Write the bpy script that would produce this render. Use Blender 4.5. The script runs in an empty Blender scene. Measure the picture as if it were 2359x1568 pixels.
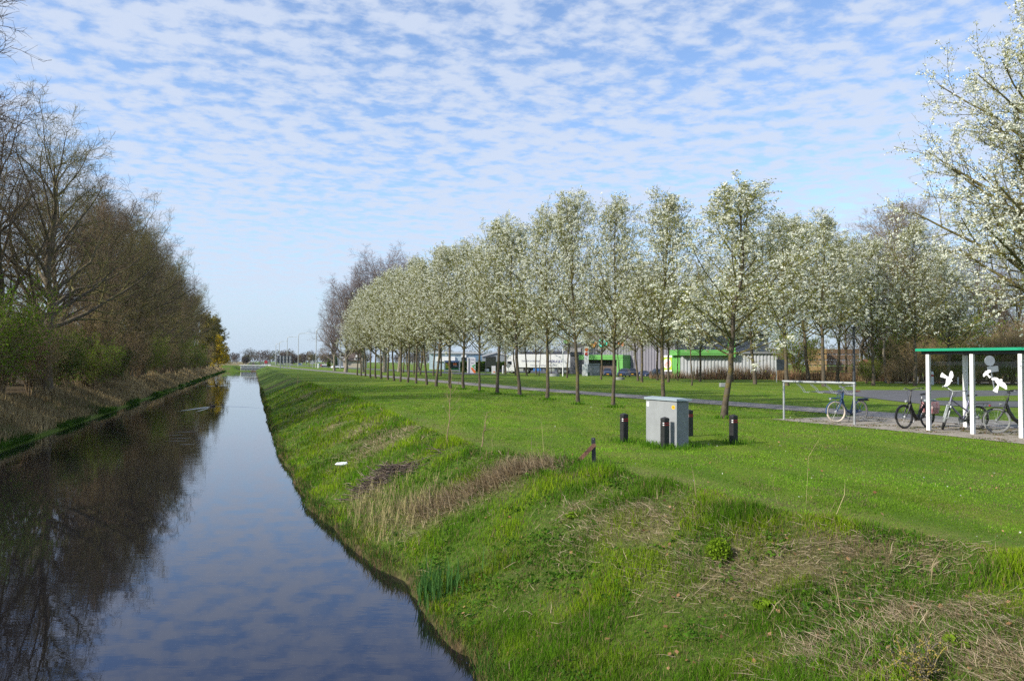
import bpy, math, random
import numpy as np
from mathutils import Matrix, Vector
rng = np.random.default_rng(7)
random.seed(7)
R = math.radians
scene = bpy.context.scene
COL = scene.collection
# ------------------------------------------------------------------ camera
FPX = 1768.0                       # focal length in pixels of a 2358 x 1568 picture (27 mm on 36 mm)
EYE = 1.9
cam_d = bpy.data.cameras.new("camera"); cam_d.lens = 27; cam_d.sensor_width = 36
cam_d.clip_start = 0.1; cam_d.clip_end = 9000
cam = bpy.data.objects.new("camera", cam_d); COL.objects.link(cam)
CR = Matrix.Rotation(R(90 + 1.65), 3, 'X') @ Matrix.Rotation(R(0.3), 3, 'Z')
cam.matrix_world = Matrix.Translation((0, 0, EYE)) @ CR.to_4x4()
scene.camera = cam
# ------------------------------------------------------------------ light
SUN_EL = R(33); SUN_AZ = (-0.90, -0.436)
S_VEC = Vector((SUN_AZ[0] * math.cos(SUN_EL), SUN_AZ[1] * math.cos(SUN_EL), math.sin(SUN_EL)))
sun_d = bpy.data.lights.new("sun", 'SUN'); sun_d.energy = 5.0; sun_d.angle = R(0.5); sun_d.color = (1, 0.93, 0.82)
sun = bpy.data.objects.new("sun", sun_d); COL.objects.link(sun)
sun.rotation_euler = S_VEC.to_track_quat('Z', 'Y').to_euler(); sun.location = (0, 0, 60)
scene.view_settings.view_transform = 'Standard'; scene.view_settings.look = 'None'
scene.view_settings.exposure = 0.25; scene.view_settings.gamma = 1
scene.cycles.use_denoising = False
scene.cycles.max_bounces = 6; scene.cycles.transparent_max_bounces = 12
scene.cycles.caustics_reflective = False; scene.cycles.caustics_refractive = False

def N(nt, typ, **kw):
    n = nt.nodes.new(typ)
    for k, v in kw.items(): setattr(n, k, v)
    return n
def math_node(nt, op, a, b=None, c=None, clamp=False):
    n = N(nt, 'ShaderNodeMath', operation=op); n.use_clamp = clamp
    for i, v in enumerate((a, b, c)):
        if v is None: continue
        if isinstance(v, (int, float)): n.inputs[i].default_value = v
        else: nt.links.new(v, n.inputs[i])
    return n.outputs[0]
def mixc(nt, f, a, b):
    n = N(nt, 'ShaderNodeMix', data_type='RGBA')
    for s, v in ((n.inputs[0], f), (n.inputs[6], a), (n.inputs[7], b)):
        if isinstance(v, (int, float)): s.default_value = v
        elif isinstance(v, tuple): s.default_value = (*v[:3], 1)
        else: nt.links.new(v, s)
    return n.outputs[2]
def ramp(nt, f, lo, hi, a=0.0, b=1.0, smooth=True):
    n = N(nt, 'ShaderNodeMapRange'); n.interpolation_type = 'SMOOTHSTEP' if smooth else 'LINEAR'
    nt.links.new(f, n.inputs[0])
    for i, v in enumerate((lo, hi, a, b)): n.inputs[i + 1].default_value = v
    return n.outputs[0]
def noise(nt, vec, scale, detail=4, rough=0.55, dist=0.0):
    n = N(nt, 'ShaderNodeTexNoise'); n.inputs['Scale'].default_value = scale; n.inputs['Detail'].default_value = detail
    n.inputs['Roughness'].default_value = rough; n.inputs['Distortion'].default_value = dist
    if vec is not None: nt.links.new(vec, n.inputs['Vector'])
    return n.outputs['Fac']

world = bpy.data.worlds.new("World"); scene.world = world; world.use_nodes = True
nt = world.node_tree; nt.nodes.clear()
wo = N(nt, 'ShaderNodeOutputWorld'); bg = N(nt, 'ShaderNodeBackground'); nt.links.new(bg.outputs[0], wo.inputs[0])
bg.inputs[1].default_value = 0.12
sky = N(nt, 'ShaderNodeTexSky', sky_type='NISHITA'); sky.sun_disc = False; sky.sun_elevation = SUN_EL
sky.sun_rotation = math.atan2(SUN_AZ[0], SUN_AZ[1]); sky.air_density = 1.0; sky.dust_density = 0.6; sky.ozone_density = 1.6
tc = N(nt, 'ShaderNodeTexCoord'); sep = N(nt, 'ShaderNodeSeparateXYZ'); nt.links.new(tc.outputs['Generated'], sep.inputs[0])
zc = math_node(nt, 'MAXIMUM', sep.outputs[2], 0.015)
zc2 = math_node(nt, 'ADD', zc, 0.05)
u_ = math_node(nt, 'DIVIDE', sep.outputs[0], zc2); v_ = math_node(nt, 'DIVIDE', sep.outputs[1], zc2)
cmb = N(nt, 'ShaderNodeCombineXYZ'); nt.links.new(u_, cmb.inputs[0]); nt.links.new(v_, cmb.inputs[1])
mp = N(nt, 'ShaderNodeMapping'); mp.inputs['Rotation'].default_value = (0, 0, R(-24)); mp.inputs['Scale'].default_value = (1.15, 1.25, 1)
nt.links.new(cmb.outputs[0], mp.inputs[0])
n_big = noise(nt, mp.outputs[0], 0.7, 3, 0.5)
n_mid = noise(nt, mp.outputs[0], 7.7, 1.0, 0.45, 0.25)
n_fin = noise(nt, mp.outputs[0], 21.0, 3, 0.6, 0.2)
cl = math_node(nt, 'ADD', math_node(nt, 'MULTIPLY', n_mid, 0.62), math_node(nt, 'MULTIPLY', n_fin, 0.38))
cl = math_node(nt, 'ADD', cl, math_node(nt, 'MULTIPLY', math_node(nt, 'SUBTRACT', n_big, 0.5), 0.34))
cl = ramp(nt, cl, 0.325, 0.60)
fade = ramp(nt, sep.outputs[2], 0.01, 0.13, 0.16, 1.0)
cl = math_node(nt, 'MULTIPLY', math_node(nt, 'MULTIPLY', cl, fade), 0.87)
hz = ramp(nt, sep.outputs[2], -0.02, 0.26, 0.9, 0.0)
skyc = N(nt, 'ShaderNodeMix', data_type='RGBA', blend_type='MULTIPLY'); skyc.inputs[0].default_value = 1
nt.links.new(sky.outputs[0], skyc.inputs[6]); skyc.inputs[7].default_value = (1.42, 1.5, 1.66, 1)
CLOUD = (4.75, 5.35, 6.5)
base = mixc(nt, hz, skyc.outputs[2], (3.55, 4.6, 5.9))
fin = mixc(nt, cl, base, CLOUD)
nt.links.new(fin, bg.inputs[0])

# ------------------------------------------------------------------ picture <-> place
def ray(px, py):
    return CR @ Vector(((px - 1179) / FPX, -(py - 784) / FPX, -1))
def P(px, py, z=0.0):
    d = ray(px, py); t = (z - EYE) / d.z
    return Vector((d.x * t, d.y * t, z))
def PY(px, py, Y):                        # the point seen at (px, py) at depth Y
    d = ray(px, py); t = Y / d.y
    return Vector((d.x * t, Y, EYE + d.z * t))
def farther(p, dy):                          # the same sight line, dy metres farther off
    return Vector((p.x * (p.y + dy) / p.y, p.y + dy, p.z))
def PN(px, py, p0, n):                    # on the plane through p0 with normal n
    d = ray(px, py); o = Vector((0, 0, EYE)); t = (Vector(p0) - o).dot(n) / d.dot(n)
    return o + d * t

# ------------------------------------------------------------------ terrain
K = 0.337                                 # the canal runs along a = X + K*Y = constant
WATER = -1.5
def sstep(x): x = np.clip(x, 0, 1); return x * x * (3 - 2 * x)
def edge_a(Y): return 0.20 * (vnoise(Y, np.zeros_like(np.asarray(Y, float)), .8) - .5) + 0.12 * (vnoise(Y, np.ones_like(np.asarray(Y, float)), .27) - .5) + np.interp(Y, [0, 8, 10.3, 11.7, 14.4, 18, 26, 40], [2.85, 2.6, 2.45, 2.38, 1.84, 1.45, 1.15, 1.0])
def crest_a(Y): return np.interp(Y, [0, 7.7, 10.3, 13.8, 16.7, 22, 35, 60, 240], [8.6, 7.8, 6.5, 6.2, 4.9, 4.8, 5.2, 4.9, 4.6])
LEFT = -9.2
def path_a(Y): return np.interp(Y, [-20, 20, 27, 34, 44, 57, 78, 100, 115, 210, 300, 600], [22.8, 22.7, 22.6, 21.6, 20.3, 18.3, 17, 16, 15, 9.6, 6.5, 4])
def road_a(Y): return np.interp(Y, [100, 200, 365, 600, 1500], [35, 27, 16.5, 8, 4])
def vnoise(x, y, s):                      # cheap smooth value noise
    x = np.asarray(x) / s; y = np.asarray(y) / s
    xi = np.floor(x); yi = np.floor(y); fx = x - xi; fy = y - yi
    fx = fx * fx * (3 - 2 * fx); fy = fy * fy * (3 - 2 * fy)
    def h(i, j):
        v = np.sin(i * 127.1 + j * 311.7) * 43758.5453; return v - np.floor(v)
    return (h(xi, yi) * (1 - fx) + h(xi + 1, yi) * fx) * (1 - fy) + (h(xi, yi + 1) * (1 - fx) + h(xi + 1, yi + 1) * fx) * fy
def height(X, Y):
    X = np.asarray(X, float); Y = np.asarray(Y, float); a = X + K * Y
    ae = edge_a(Y); ac = crest_a(Y)
    t = (a - ae) / (ac - ae)
    prof = np.where(t < 0.75, t * 1.12, 1 - 0.64 * (1 - np.clip(t, 0, 1)) ** 1.0)
    prof = np.clip(np.where(t < .75, 1.12 * t, .84 + .16 * sstep((t - .75) / .25)), 0, 1)
    zr = WATER + 0.14 + 1.36 * prof
    bump = (vnoise(X, Y, 1.3) - .5) * .16 + (vnoise(X + 9, Y, .45) - .5) * .07 + (vnoise(X, Y + 7, 3.5) - .5) * .2
    win = sstep(t / .15) * sstep((1.12 - t) / .3)
    zr = zr + bump * win
    for hx, hy, hh, hr in ((0.15, 13.6, .2, 1.0), (-.9, 15.2, .12, .8), (2.6, 10.9, .08, .9)):
        zr = zr + hh * np.exp(-((X - hx) ** 2 + (Y - hy) ** 2) / hr ** 2)
    zr = np.where(t < 0, np.maximum(WATER - .9, WATER + .14 + t * 8.0), zr)
    # left bank and wood floor
    tl = (LEFT - a) / 3.6
    zl = WATER + .1 + 1.2 * sstep(tl) + .25 * sstep((tl - 1) / 2) + (vnoise(X, Y, 2.2) - .5) * .25 * sstep(tl * 2)
    zl = np.where(tl < 0, np.maximum(WATER - .9, WATER + .1 + tl * 25), zl)
    z = np.where(a < -4, zl, zr)
    # dam that closes the canal
    inside = (a > LEFT - 3) & (a < 4.4)
    gap = sstep((a + 7.0) / 3.0) * sstep((4.6 - a) / 1.6)      # in front of the sheet piles
    zd = np.maximum(z, WATER + .1 + 1.65 * sstep((Y - 259) / 5) * (1 - gap) + .15 * gap)
    zd = np.where(Y > 268, np.maximum(zd, .12), zd)
    z = np.where(inside & (Y > 258), zd, z)
    return z
def G(x, y): return float(height(x, y))
def PT(px, py, it=40):                     # where the sight line meets the ground
    d = ray(px, py); lo = 1.5; hi = 1200.0; t = lo; prev = lo
    while t < hi:
        if EYE + d.z * t < G(d.x * t, d.y * t): break
        prev = t; t *= 1.01
    for _ in range(30):
        m = (prev + t) / 2
        if EYE + d.z * m < G(d.x * m, d.y * m): t = m
        else: prev = m
    return Vector((d.x * t, d.y * t, G(d.x * t, d.y * t)))

# ------------------------------------------------------------------ materials
MATS = {}
def mat(name, col, rough=.6, var=.12, scale=6.0, metal=0.0, bump=0.0, bscale=40.0, second=None, sec=(.5, .62), spec=.5):
    if name in MATS: return MATS[name]
    m = bpy.data.materials.new(name); m.use_nodes = True; t = m.node_tree; b = t.nodes['Principled BSDF']; MATS[name] = m
    tcn = N(t, 'ShaderNodeTexCoord'); f = noise(t, tcn.outputs['Object'], scale, 5, .6)
    c1 = tuple(max(0, c * (1 - var)) for c in col); c2 = tuple(min(1, c * (1 + var)) for c in col)
    c = mixc(t, ramp(t, f, .3, .7), c1, c2)
    if second: 
        f2 = noise(t, tcn.outputs['Object'], scale * .55, 6, .65)
        c = mixc(t, ramp(t, f2, sec[0], sec[1]), c, second)
    t.links.new(c, b.inputs['Base Color']); b.inputs['Roughness'].default_value = rough; b.inputs['Metallic'].default_value = metal
    b.inputs['Specular IOR Level'].default_value = spec
    if bump:
        bn = N(t, 'ShaderNodeBump'); bn.inputs['Strength'].default_value = bump; bn.inputs['Distance'].default_value = .02
        t.links.new(noise(t, tcn.outputs['Object'], bscale, 4, .6), bn.inputs['Height']); t.links.new(bn.outputs[0], b.inputs['Normal'])
    return m
def leafmat(name, col, var=.3, trans=.35, scale=3.0, attr=None):
    if name in MATS: return MATS[name]
    m = bpy.data.materials.new(name); m.use_nodes = True; t = m.node_tree; t.nodes.clear(); MATS[name] = m
    o = N(t, 'ShaderNodeOutputMaterial'); d = N(t, 'ShaderNodeBsdfDiffuse'); tr = N(t, 'ShaderNodeBsdfTranslucent'); mx = N(t, 'ShaderNodeMixShader')
    mx.inputs[0].default_value = trans
    if attr:
        at = N(t, 'ShaderNodeAttribute'); at.attribute_name = attr; c = at.outputs['Color']
    else:
        geo = N(t, 'ShaderNodeNewGeometry'); f = noise(t, geo.outputs['Position'], scale, 3, .6)
        oi = N(t, 'ShaderNodeObjectInfo'); f2 = math_node(t, 'ADD', math_node(t, 'MULTIPLY', f, .7), math_node(t, 'MULTIPLY', oi.outputs['Random'], .3))
        ri = math_node(t, 'ADD', math_node(t, 'MULTIPLY', geo.outputs['Random Per Island'], .6), math_node(t, 'MULTIPLY', f2, .5))
        c = mixc(t, ramp(t, ri, .15, .95, smooth=False), tuple(x * (1 - var) for x in col), tuple(min(1, x * (1 + var)) for x in col))
    t.links.new(c, d.inputs[0]); t.links.new(c, tr.inputs[0])
    t.links.new(d.outputs[0], mx.inputs[1]); t.links.new(tr.outputs[0], mx.inputs[2]); t.links.new(mx.outputs[0], o.inputs[0])
    return m

# ------------------------------------------------------------------ mesh helpers
def tag(o, label=None, cat=None, group=None, kind=None):
    if label: o['label'] = label
    if cat: o['category'] = cat
    if group: o['group'] = group
    if kind: o['kind'] = kind
    return o
def thing(name, loc, label, cat, group=None, rz=0.0):
    o = bpy.data.objects.new(name, None); COL.objects.link(o); o.location = loc; o.rotation_euler = (0, 0, rz); o.empty_display_size = .2
    return tag(o, label, cat, group)
def link(name, me, parent=None):
    o = bpy.data.objects.new(name, me); COL.objects.link(o)
    if parent is not None: o.parent = parent
    return o
ORD = ['first', 'second', 'third', 'fourth', 'fifth', 'sixth', 'seventh', 'eighth', 'ninth', 'tenth', 'eleventh', 'twelfth', 'thirteenth', 'fourteenth', 'fifteenth',
       'sixteenth', 'seventeenth', 'eighteenth', 'nineteenth', 'twentieth'] + ['twenty-' + s for s in ('first', 'second', 'third', 'fourth', 'fifth', 'sixth', 'seventh', 'eighth', 'ninth')] + \
      ['thirtieth'] + ['thirty-' + s for s in ('first', 'second', 'third', 'fourth', 'fifth', 'sixth', 'seventh', 'eighth', 'ninth')]

class MB:
    def __init__(s, M=None): s.v = []; s.f = []; s.m = []; s.M = M
    def add(s, vs, fs, m=0):
        k = len(s.v)
        for p in vs:
            p = Vector(p)
            s.v.append(tuple(s.M @ p) if s.M is not None else tuple(p))
        for f in fs: s.f.append(tuple(i + k for i in f)); s.m.append(m)
        return s
    def box(s, c, d, m=0, rz=0.0, T=None):
        x, y, z = d[0] / 2, d[1] / 2, d[2] / 2
        vs = [Vector((sx * x, sy * y, sz * z)) for sz in (-1, 1) for sy in (-1, 1) for sx in (-1, 1)]
        rot = T if T is not None else Matrix.Rotation(rz, 3, 'Z')
        vs = [rot @ p + Vector(c) for p in vs]
        return s.add(vs, [(0, 2, 3, 1), (4, 5, 7, 6), (0, 1, 5, 4), (2, 6, 7, 3), (0, 4, 6, 2), (1, 3, 7, 5)], m)
    def bar(s, p0, p1, w, h, m=0, up=(0, 0, 1)):
        p0 = Vector(p0); p1 = Vector(p1); t = (p1 - p0); L = t.length; t.normalize()
        u = t.cross(Vector(up)); 
        if u.length < 1e-4: u = t.cross(Vector((0, 1, 0)))
        u.normalize(); n = u.cross(t)
        T = Matrix((t, u, n)).transposed()
        return s.box((p0 + p1) / 2, (L, w, h), m, T=T)
    def tube(s, pts, r, n=8, m=0, cap=True):
        pts = [Vector(p) for p in pts]; rs = r if isinstance(r, (list, tuple)) else [r] * len(pts)
        vs = []; u = None
        for i, p in enumerate(pts):
            t = (pts[min(i + 1, len(pts) - 1)] - pts[max(i - 1, 0)]).normalized()
            if u is None:
                u = t.cross(Vector((0, 0, 1)))
                if u.length < .05: u = t.cross(Vector((0, 1, 0)))
            else: u = u - t * u.dot(t)
            u.normalize(); w = t.cross(u)
            for k in range(n):
                a = 2 * math.pi * k / n; vs.append(p + (u * math.cos(a) + w * math.sin(a)) * rs[i])
        fs = [(i * n + k, i * n + (k + 1) % n, (i + 1) * n + (k + 1) % n, (i + 1) * n + k) for i in range(len(pts) - 1) for k in range(n)]
        if cap: fs += [tuple(range(n - 1, -1, -1)), tuple(range((len(pts) - 1) * n, len(pts) * n))]
        return s.add(vs, fs, m)
    def lathe(s, prof, n=16, o=(0, 0, 0), m=0, T=None, cap=True):
        vs = []; T = T or Matrix.Identity(3)
        for r, z in prof:
            for k in range(n):
                a = 2 * math.pi * k / n; vs.append(T @ Vector((r * math.cos(a), r * math.sin(a), z)) + Vector(o))
        L = len(prof)
        fs = [(i * n + k, i * n + (k + 1) % n, (i + 1) * n + (k + 1) % n, (i + 1) * n + k) for i in range(L - 1) for k in range(n)]
        if cap: fs += [tuple(range(n - 1, -1, -1)), tuple(range((L - 1) * n, L * n))]
        return s.add(vs, fs, m)
    def torus(s, c, Rr, r, n=36, k=8, m=0, T=None, sq=1.0):     # axis along local y
        vs = []; T = T or Matrix.Identity(3)
        for i in range(n):
            a = 2 * math.pi * i / n
            for j in range(k):
                b = 2 * math.pi * j / k; q = Rr + r * math.cos(b)
                vs.append(T @ Vector((q * math.cos(a), r * sq * math.sin(b), q * math.sin(a))) + Vector(c))
        fs = [(i * k + j, i * k + (j + 1) % k, ((i + 1) % n) * k + (j + 1) % k, ((i + 1) % n) * k + j) for i in range(n) for j in range(k)]
        return s.add(vs, fs, m)
    def prism(s, poly, thick, m=0):           # poly: 3D points in order; thick: vector
        n = len(poly); a = [Vector(p) for p in poly]; b = [p + Vector(thick) for p in a]
        fs = [tuple(range(n)), tuple(range(2 * n - 1, n - 1, -1))] + [(i, i + n, (i + 1) % n + n, (i + 1) % n) for i in range(n)]
        return s.add(a + b, fs, m)
    def poly(s, pts, m=0): return s.add(pts, [tuple(range(len(pts)))], m)
    def loft(s, rings, m=0, closed=True, cap=True):
        n = len(rings[0]); vs = [p for r in rings for p in r]
        fs = [(i * n + k, i * n + (k + 1) % n, (i + 1) * n + (k + 1) % n, (i + 1) * n + k) for i in range(len(rings) - 1) for k in range(n if closed else n - 1)]
        if cap: fs += [tuple(range(n - 1, -1, -1)), tuple(range((len(rings) - 1) * n, len(rings) * n))]
        return s.add(vs, fs, m)
    def build(s, name, mats, parent=None, smooth=False, bevel=0.0, fixn=True):
        me = bpy.data.meshes.new(name); me.from_pydata(s.v, [], s.f)
        for m in (mats if isinstance(mats, (list, tuple)) else [mats]): me.materials.append(m)
        me.polygons.foreach_set('material_index', s.m)
        if fixn:
            import bmesh
            bm = bmesh.new(); bm.from_mesh(me); bmesh.ops.recalc_face_normals(bm, faces=bm.faces); bm.to_mesh(me); bm.free()
        if smooth: me.polygons.foreach_set('use_smooth', [True] * len(me.polygons)); me.set_sharp_from_angle(angle=R(38))
        me.update()
        o = link(name, me, parent)
        if bevel:
            md = o.modifiers.new('bevel', 'BEVEL'); md.width = bevel; md.segments = 2; md.limit_method = 'ANGLE'
        return o

class NPM:                                     # numpy mesh collector
    def __init__(s): s.v = []; s.q = []; s.t = []; s.qm = []; s.tm = []; s.c = []; s.n = 0
    def add(s, v, f, m=0, c=None):
        v = np.asarray(v, np.float32).reshape(-1, 3); f = np.asarray(f, np.int64)
        (s.q if f.shape[1] == 4 else s.t).append(f + s.n); (s.qm if f.shape[1] == 4 else s.tm).append(np.full(len(f), m, np.int32))
        s.v.append(v); s.n += len(v); s.c.append(np.zeros((len(v), 3), np.float32) + (0.5 if c is None else 0) if c is None else np.asarray(c, np.float32).reshape(-1, 3))
    def more(s, f, m=0, off=0):
        f = np.asarray(f, np.int64); (s.q if f.shape[1] == 4 else s.t).append(f + off); (s.qm if f.shape[1] == 4 else s.tm).append(np.full(len(f), m, np.int32))
    def mesh(s, name, mats, color=False, smooth=False):
        v = np.concatenate(s.v); q = np.concatenate(s.q) if s.q else np.zeros((0, 4), np.int64); t = np.concatenate(s.t) if s.t else np.zeros((0, 3), np.int64)
        me = bpy.data.meshes.new(name); me.vertices.add(len(v)); me.vertices.foreach_set('co', v.ravel())
        nl = q.size + t.size; me.loops.add(nl); me.loops.foreach_set('vertex_index', np.concatenate([q.ravel(), t.ravel()]).astype(np.int32))
        me.polygons.add(len(q) + len(t))
        ls = np.concatenate([np.arange(len(q)) * 4, q.size + np.arange(len(t)) * 3]).astype(np.int32)
        me.polygons.foreach_set('loop_start', ls)
        mi = np.concatenate([x for x in (s.qm + s.tm)]) if (s.qm or s.tm) else np.zeros(0, np.int32)
        for m in (mats if isinstance(mats, (list, tuple)) else [mats]): me.materials.append(m)
        me.update(calc_edges=True); me.polygons.foreach_set('material_index', mi)
        if smooth: me.polygons.foreach_set('use_smooth', np.ones(len(mi), bool))
        if color:
            at = me.attributes.new('tint', 'FLOAT_COLOR', 'POINT'); cc = np.concatenate(s.c); cc = np.concatenate([cc, np.ones((len(cc), 1), np.float32)], 1)
            at.data.foreach_set('color', cc.ravel())
        me.update(); return me
def rand_dirs(n):
    d = rng.normal(size=(n, 3)); return d / np.linalg.norm(d, axis=1, keepdims=True)
def add_leaves(np_, c, size, m=0, aspect=1.0, col=None, flat=0.0):
    n = len(c); d = rand_dirs(n); d[:, 2] *= 1 + flat; d /= np.linalg.norm(d, axis=1, keepdims=True)
    r = rand_dirs(n); u = np.cross(d, r); u /= np.linalg.norm(u, axis=1, keepdims=True) + 1e-9; w = np.cross(d, u)
    sz = np.broadcast_to(np.asarray(size, float), (n,))[:, None] / 2
    u = u * sz; w = w * sz * aspect
    v = np.stack([c - u, c - w, c + u, c + w], 1)        # a diamond
    np_.add(v, np.arange(n * 4).reshape(n, 4), m, None if col is None else np.repeat(col, 4, 0))
def add_tubes(np_, Pts, Rad, n=3, m=0):
    B, Kk, _ = Pts.shape
    t = np.empty_like(Pts); t[:, 1:-1] = Pts[:, 2:] - Pts[:, :-2]; t[:, 0] = Pts[:, 1] - Pts[:, 0]; t[:, -1] = Pts[:, -1] - Pts[:, -2]
    t /= np.linalg.norm(t, axis=2, keepdims=True) + 1e-9
    ref = np.where(np.abs(t[:, :1, 2:3]) > .9, np.array([1., .2, 0]), np.array([0, 0, 1.]))
    u = np.cross(t, np.broadcast_to(ref, t.shape)); u /= np.linalg.norm(u, axis=2, keepdims=True) + 1e-9; w = np.cross(t, u)
    an = np.arange(n) * 2 * np.pi / n
    v = Pts[:, :, None] + Rad[:, :, None, None] * (u[:, :, None] * np.cos(an)[:, None] + w[:, :, None] * np.sin(an)[:, None])
    idx = np.arange(B * Kk * n).reshape(B, Kk, n)
    a = idx[:, :-1]; b = idx[:, 1:]
    f = np.stack([a, np.roll(a, -1, 2), np.roll(b, -1, 2), b], -1).reshape(-1, 4)
    np_.add(v, f, m)
def sprout(Pp, Rp, mcount, t0, t1, ang, length, Kk=4, wob=.12, up=.1, rr=.5, rmin=.003, asd=.18, tip=.25, tpow=1.0):
    """children of the branches Pp: length is an array (B*m) or a function of (t, parent length)"""
    B, K0, _ = Pp.shape; n = B * mcount
    t = (t0 + (t1 - t0) * ((np.arange(mcount)[None] + rng.random((B, mcount))) / mcount) ** tpow).ravel()
    bi = np.repeat(np.arange(B), mcount); x = t * (K0 - 1); i = np.clip(x.astype(int), 0, K0 - 2); f = (x - i)[:, None]
    p = Pp[bi, i] * (1 - f) + Pp[bi, i + 1] * f; tan = Pp[bi, i + 1] - Pp[bi, i]; tan /= np.linalg.norm(tan, axis=1, keepdims=True) + 1e-9
    r0 = (Rp[bi, i] * (1 - f[:, 0]) + Rp[bi, i + 1] * f[:, 0])
    plen = np.linalg.norm(np.diff(Pp, axis=1), axis=2).sum(1)[bi]
    L = length(t, plen) * rng.uniform(.7, 1.2, n)
    a = (ang(t) if callable(ang) else ang) + rng.normal(size=n) * asd
    az = (np.tile(np.arange(mcount) * 2.39996, B) + np.repeat(rng.random(B) * 6.28, mcount)) + rng.normal(size=n) * .4
    e1 = np.cross(tan, np.where(np.abs(tan[:, 2:3]) > .9, np.array([1., 0, 0]), np.array([0, 0, 1.]))); e1 /= np.linalg.norm(e1, axis=1, keepdims=True) + 1e-9
    e2 = np.cross(tan, e1)
    d = tan * np.cos(a)[:, None] + (e1 * np.cos(az)[:, None] + e2 * np.sin(az)[:, None]) * np.sin(a)[:, None]
    out = np.empty((n, Kk, 3)); out[:, 0] = p
    for k in range(1, Kk):
        d = d + rng.normal(size=(n, 3)) * wob + np.array([0, 0, up]); d /= np.linalg.norm(d, axis=1, keepdims=True)
        out[:, k] = out[:, k - 1] + d * (L / (Kk - 1))[:, None]
    rad = np.maximum(r0 * rr, rmin)[:, None] * np.linspace(1, tip, Kk)[None]
    return out, np.maximum(rad, rmin * .6)
# ------------------------------------------------------------------ dry patches on the banks
DRY = []
for px, py, r in ((840, 985, .9), (875, 1035, .9), (905, 1005, .8), (890, 1095, .6), (700, 912, 1.2), (735, 938, .9), (1010, 1165, .6), (1060, 1140, .55), (1130, 1112, .5), (1190, 1085, .45), (1250, 1078, .4),
                  (1150, 1060, .45), (1400, 1215, .5), (1465, 1195, .5), (1570, 1300, .45), (1700, 1290, .55), (1640, 1320, .45), (1800, 1290, .55), (1750, 1345, .45), (1900, 1330, .4), (2000, 1280, .4),
                  (2080, 1430, .45), (1980, 1470, .4), (2160, 1505, .4), (1880, 1490, .35), (2260, 1540, .45), (1990, 1545, .35), (2250, 1410, .35), (2110, 1310, .4), (640, 885, 1.6), (760, 985, .6), (1310, 1180, .3), (1540, 1200, .4)):
    p = PT(px, py); DRY.append((p.x, p.y, r))
def dryness(X, Y):
    X = np.asarray(X, float); Y = np.asarray(Y, float)
    wx = X + (vnoise(X, Y, .35) - .5) * .5; wy = Y + (vnoise(X + 31, Y, .4) - .5) * .6
    d = np.zeros_like(X)
    for x, y, r in DRY: d = np.maximum(d, np.exp(-(((wx - x) / r) ** 2 + ((wy - y) / (r * 1.15)) ** 2)))
    return d
def on_lawn(X, Y): return (X + K * Y) > crest_a(Y)

# ------------------------------------------------------------------ ground sheet
def ground_material():
    m = bpy.data.materials.new('ground_cover'); m.use_nodes = True; t = m.node_tree; b = t.nodes['Principled BSDF']
    b.inputs['Roughness'].default_value = .95; b.inputs['Specular IOR Level'].default_value = .15
    at = N(t, 'ShaderNodeAttribute'); at.attribute_name = 'tint'; sp = N(t, 'ShaderNodeSeparateColor'); t.links.new(at.outputs['Color'], sp.inputs[0])
    geo = N(t, 'ShaderNodeNewGeometry'); pos = geo.outputs['Position']
    mpn = N(t, 'ShaderNodeMapping'); mpn.inputs['Rotation'].default_value = (0, 0, math.atan(-K) * -1); mpn.inputs['Scale'].default_value = (1.0, .12, 1); t.links.new(pos, mpn.inputs[0])
    f1 = noise(t, pos, .35, 5, .6); f2 = noise(t, mpn.outputs[0], .9, 4, .6); f3 = noise(t, pos, 9, 6, .7); f4 = noise(t, pos, 60, 4, .7)
    lawn = mixc(t, ramp(t, f2, .35, .68), (.09, .165, .010), (.165, .22, .020))
    lawn = mixc(t, ramp(t, f1, .5, .72), lawn, (.17, .20, .035))
    lawn = mixc(t, math_node(t, 'MULTIPLY', ramp(t, f3, .42, .7), .55), lawn, (.05, .115, .008))
    lawn = mixc(t, math_node(t, 'MULTIPLY', ramp(t, f4, .45, .7), .5), lawn, (.03, .07, .01))
    rough = mixc(t, ramp(t, f3, .35, .65), (.045, .09, .010), (.095, .16, .016))
    rough = mixc(t, ramp(t, f1, .52, .68), rough, (.10, .09, .04))
    rough = mixc(t, math_node(t, 'MULTIPLY', ramp(t, f4, .5, .75), .6), rough, (.05, .035, .018))
    dry = mixc(t, ramp(t, f4, .3, .7), (.12, .085, .045), (.30, .23, .13))
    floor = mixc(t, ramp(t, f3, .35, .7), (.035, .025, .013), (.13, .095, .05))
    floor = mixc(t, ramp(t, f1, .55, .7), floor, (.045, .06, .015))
    c = mixc(t, sp.outputs[1], lawn, rough)
    fd = math_node(t, 'MULTIPLY', sp.outputs[0], math_node(t, 'ADD', .55, math_node(t, 'MULTIPLY', f3, .9)), clamp=True)
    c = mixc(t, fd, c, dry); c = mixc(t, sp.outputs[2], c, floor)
    t.links.new(c, b.inputs['Base Color'])
    bn = N(t, 'ShaderNodeBump'); bn.inputs['Strength'].default_value = .7; bn.inputs['Distance'].default_value = .06
    hgt = math_node(t, 'ADD', f3, math_node(t, 'MULTIPLY', f4, .6)); t.links.new(hgt, bn.inputs['Height']); t.links.new(bn.outputs[0], b.inputs['Normal'])
    return m
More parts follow.
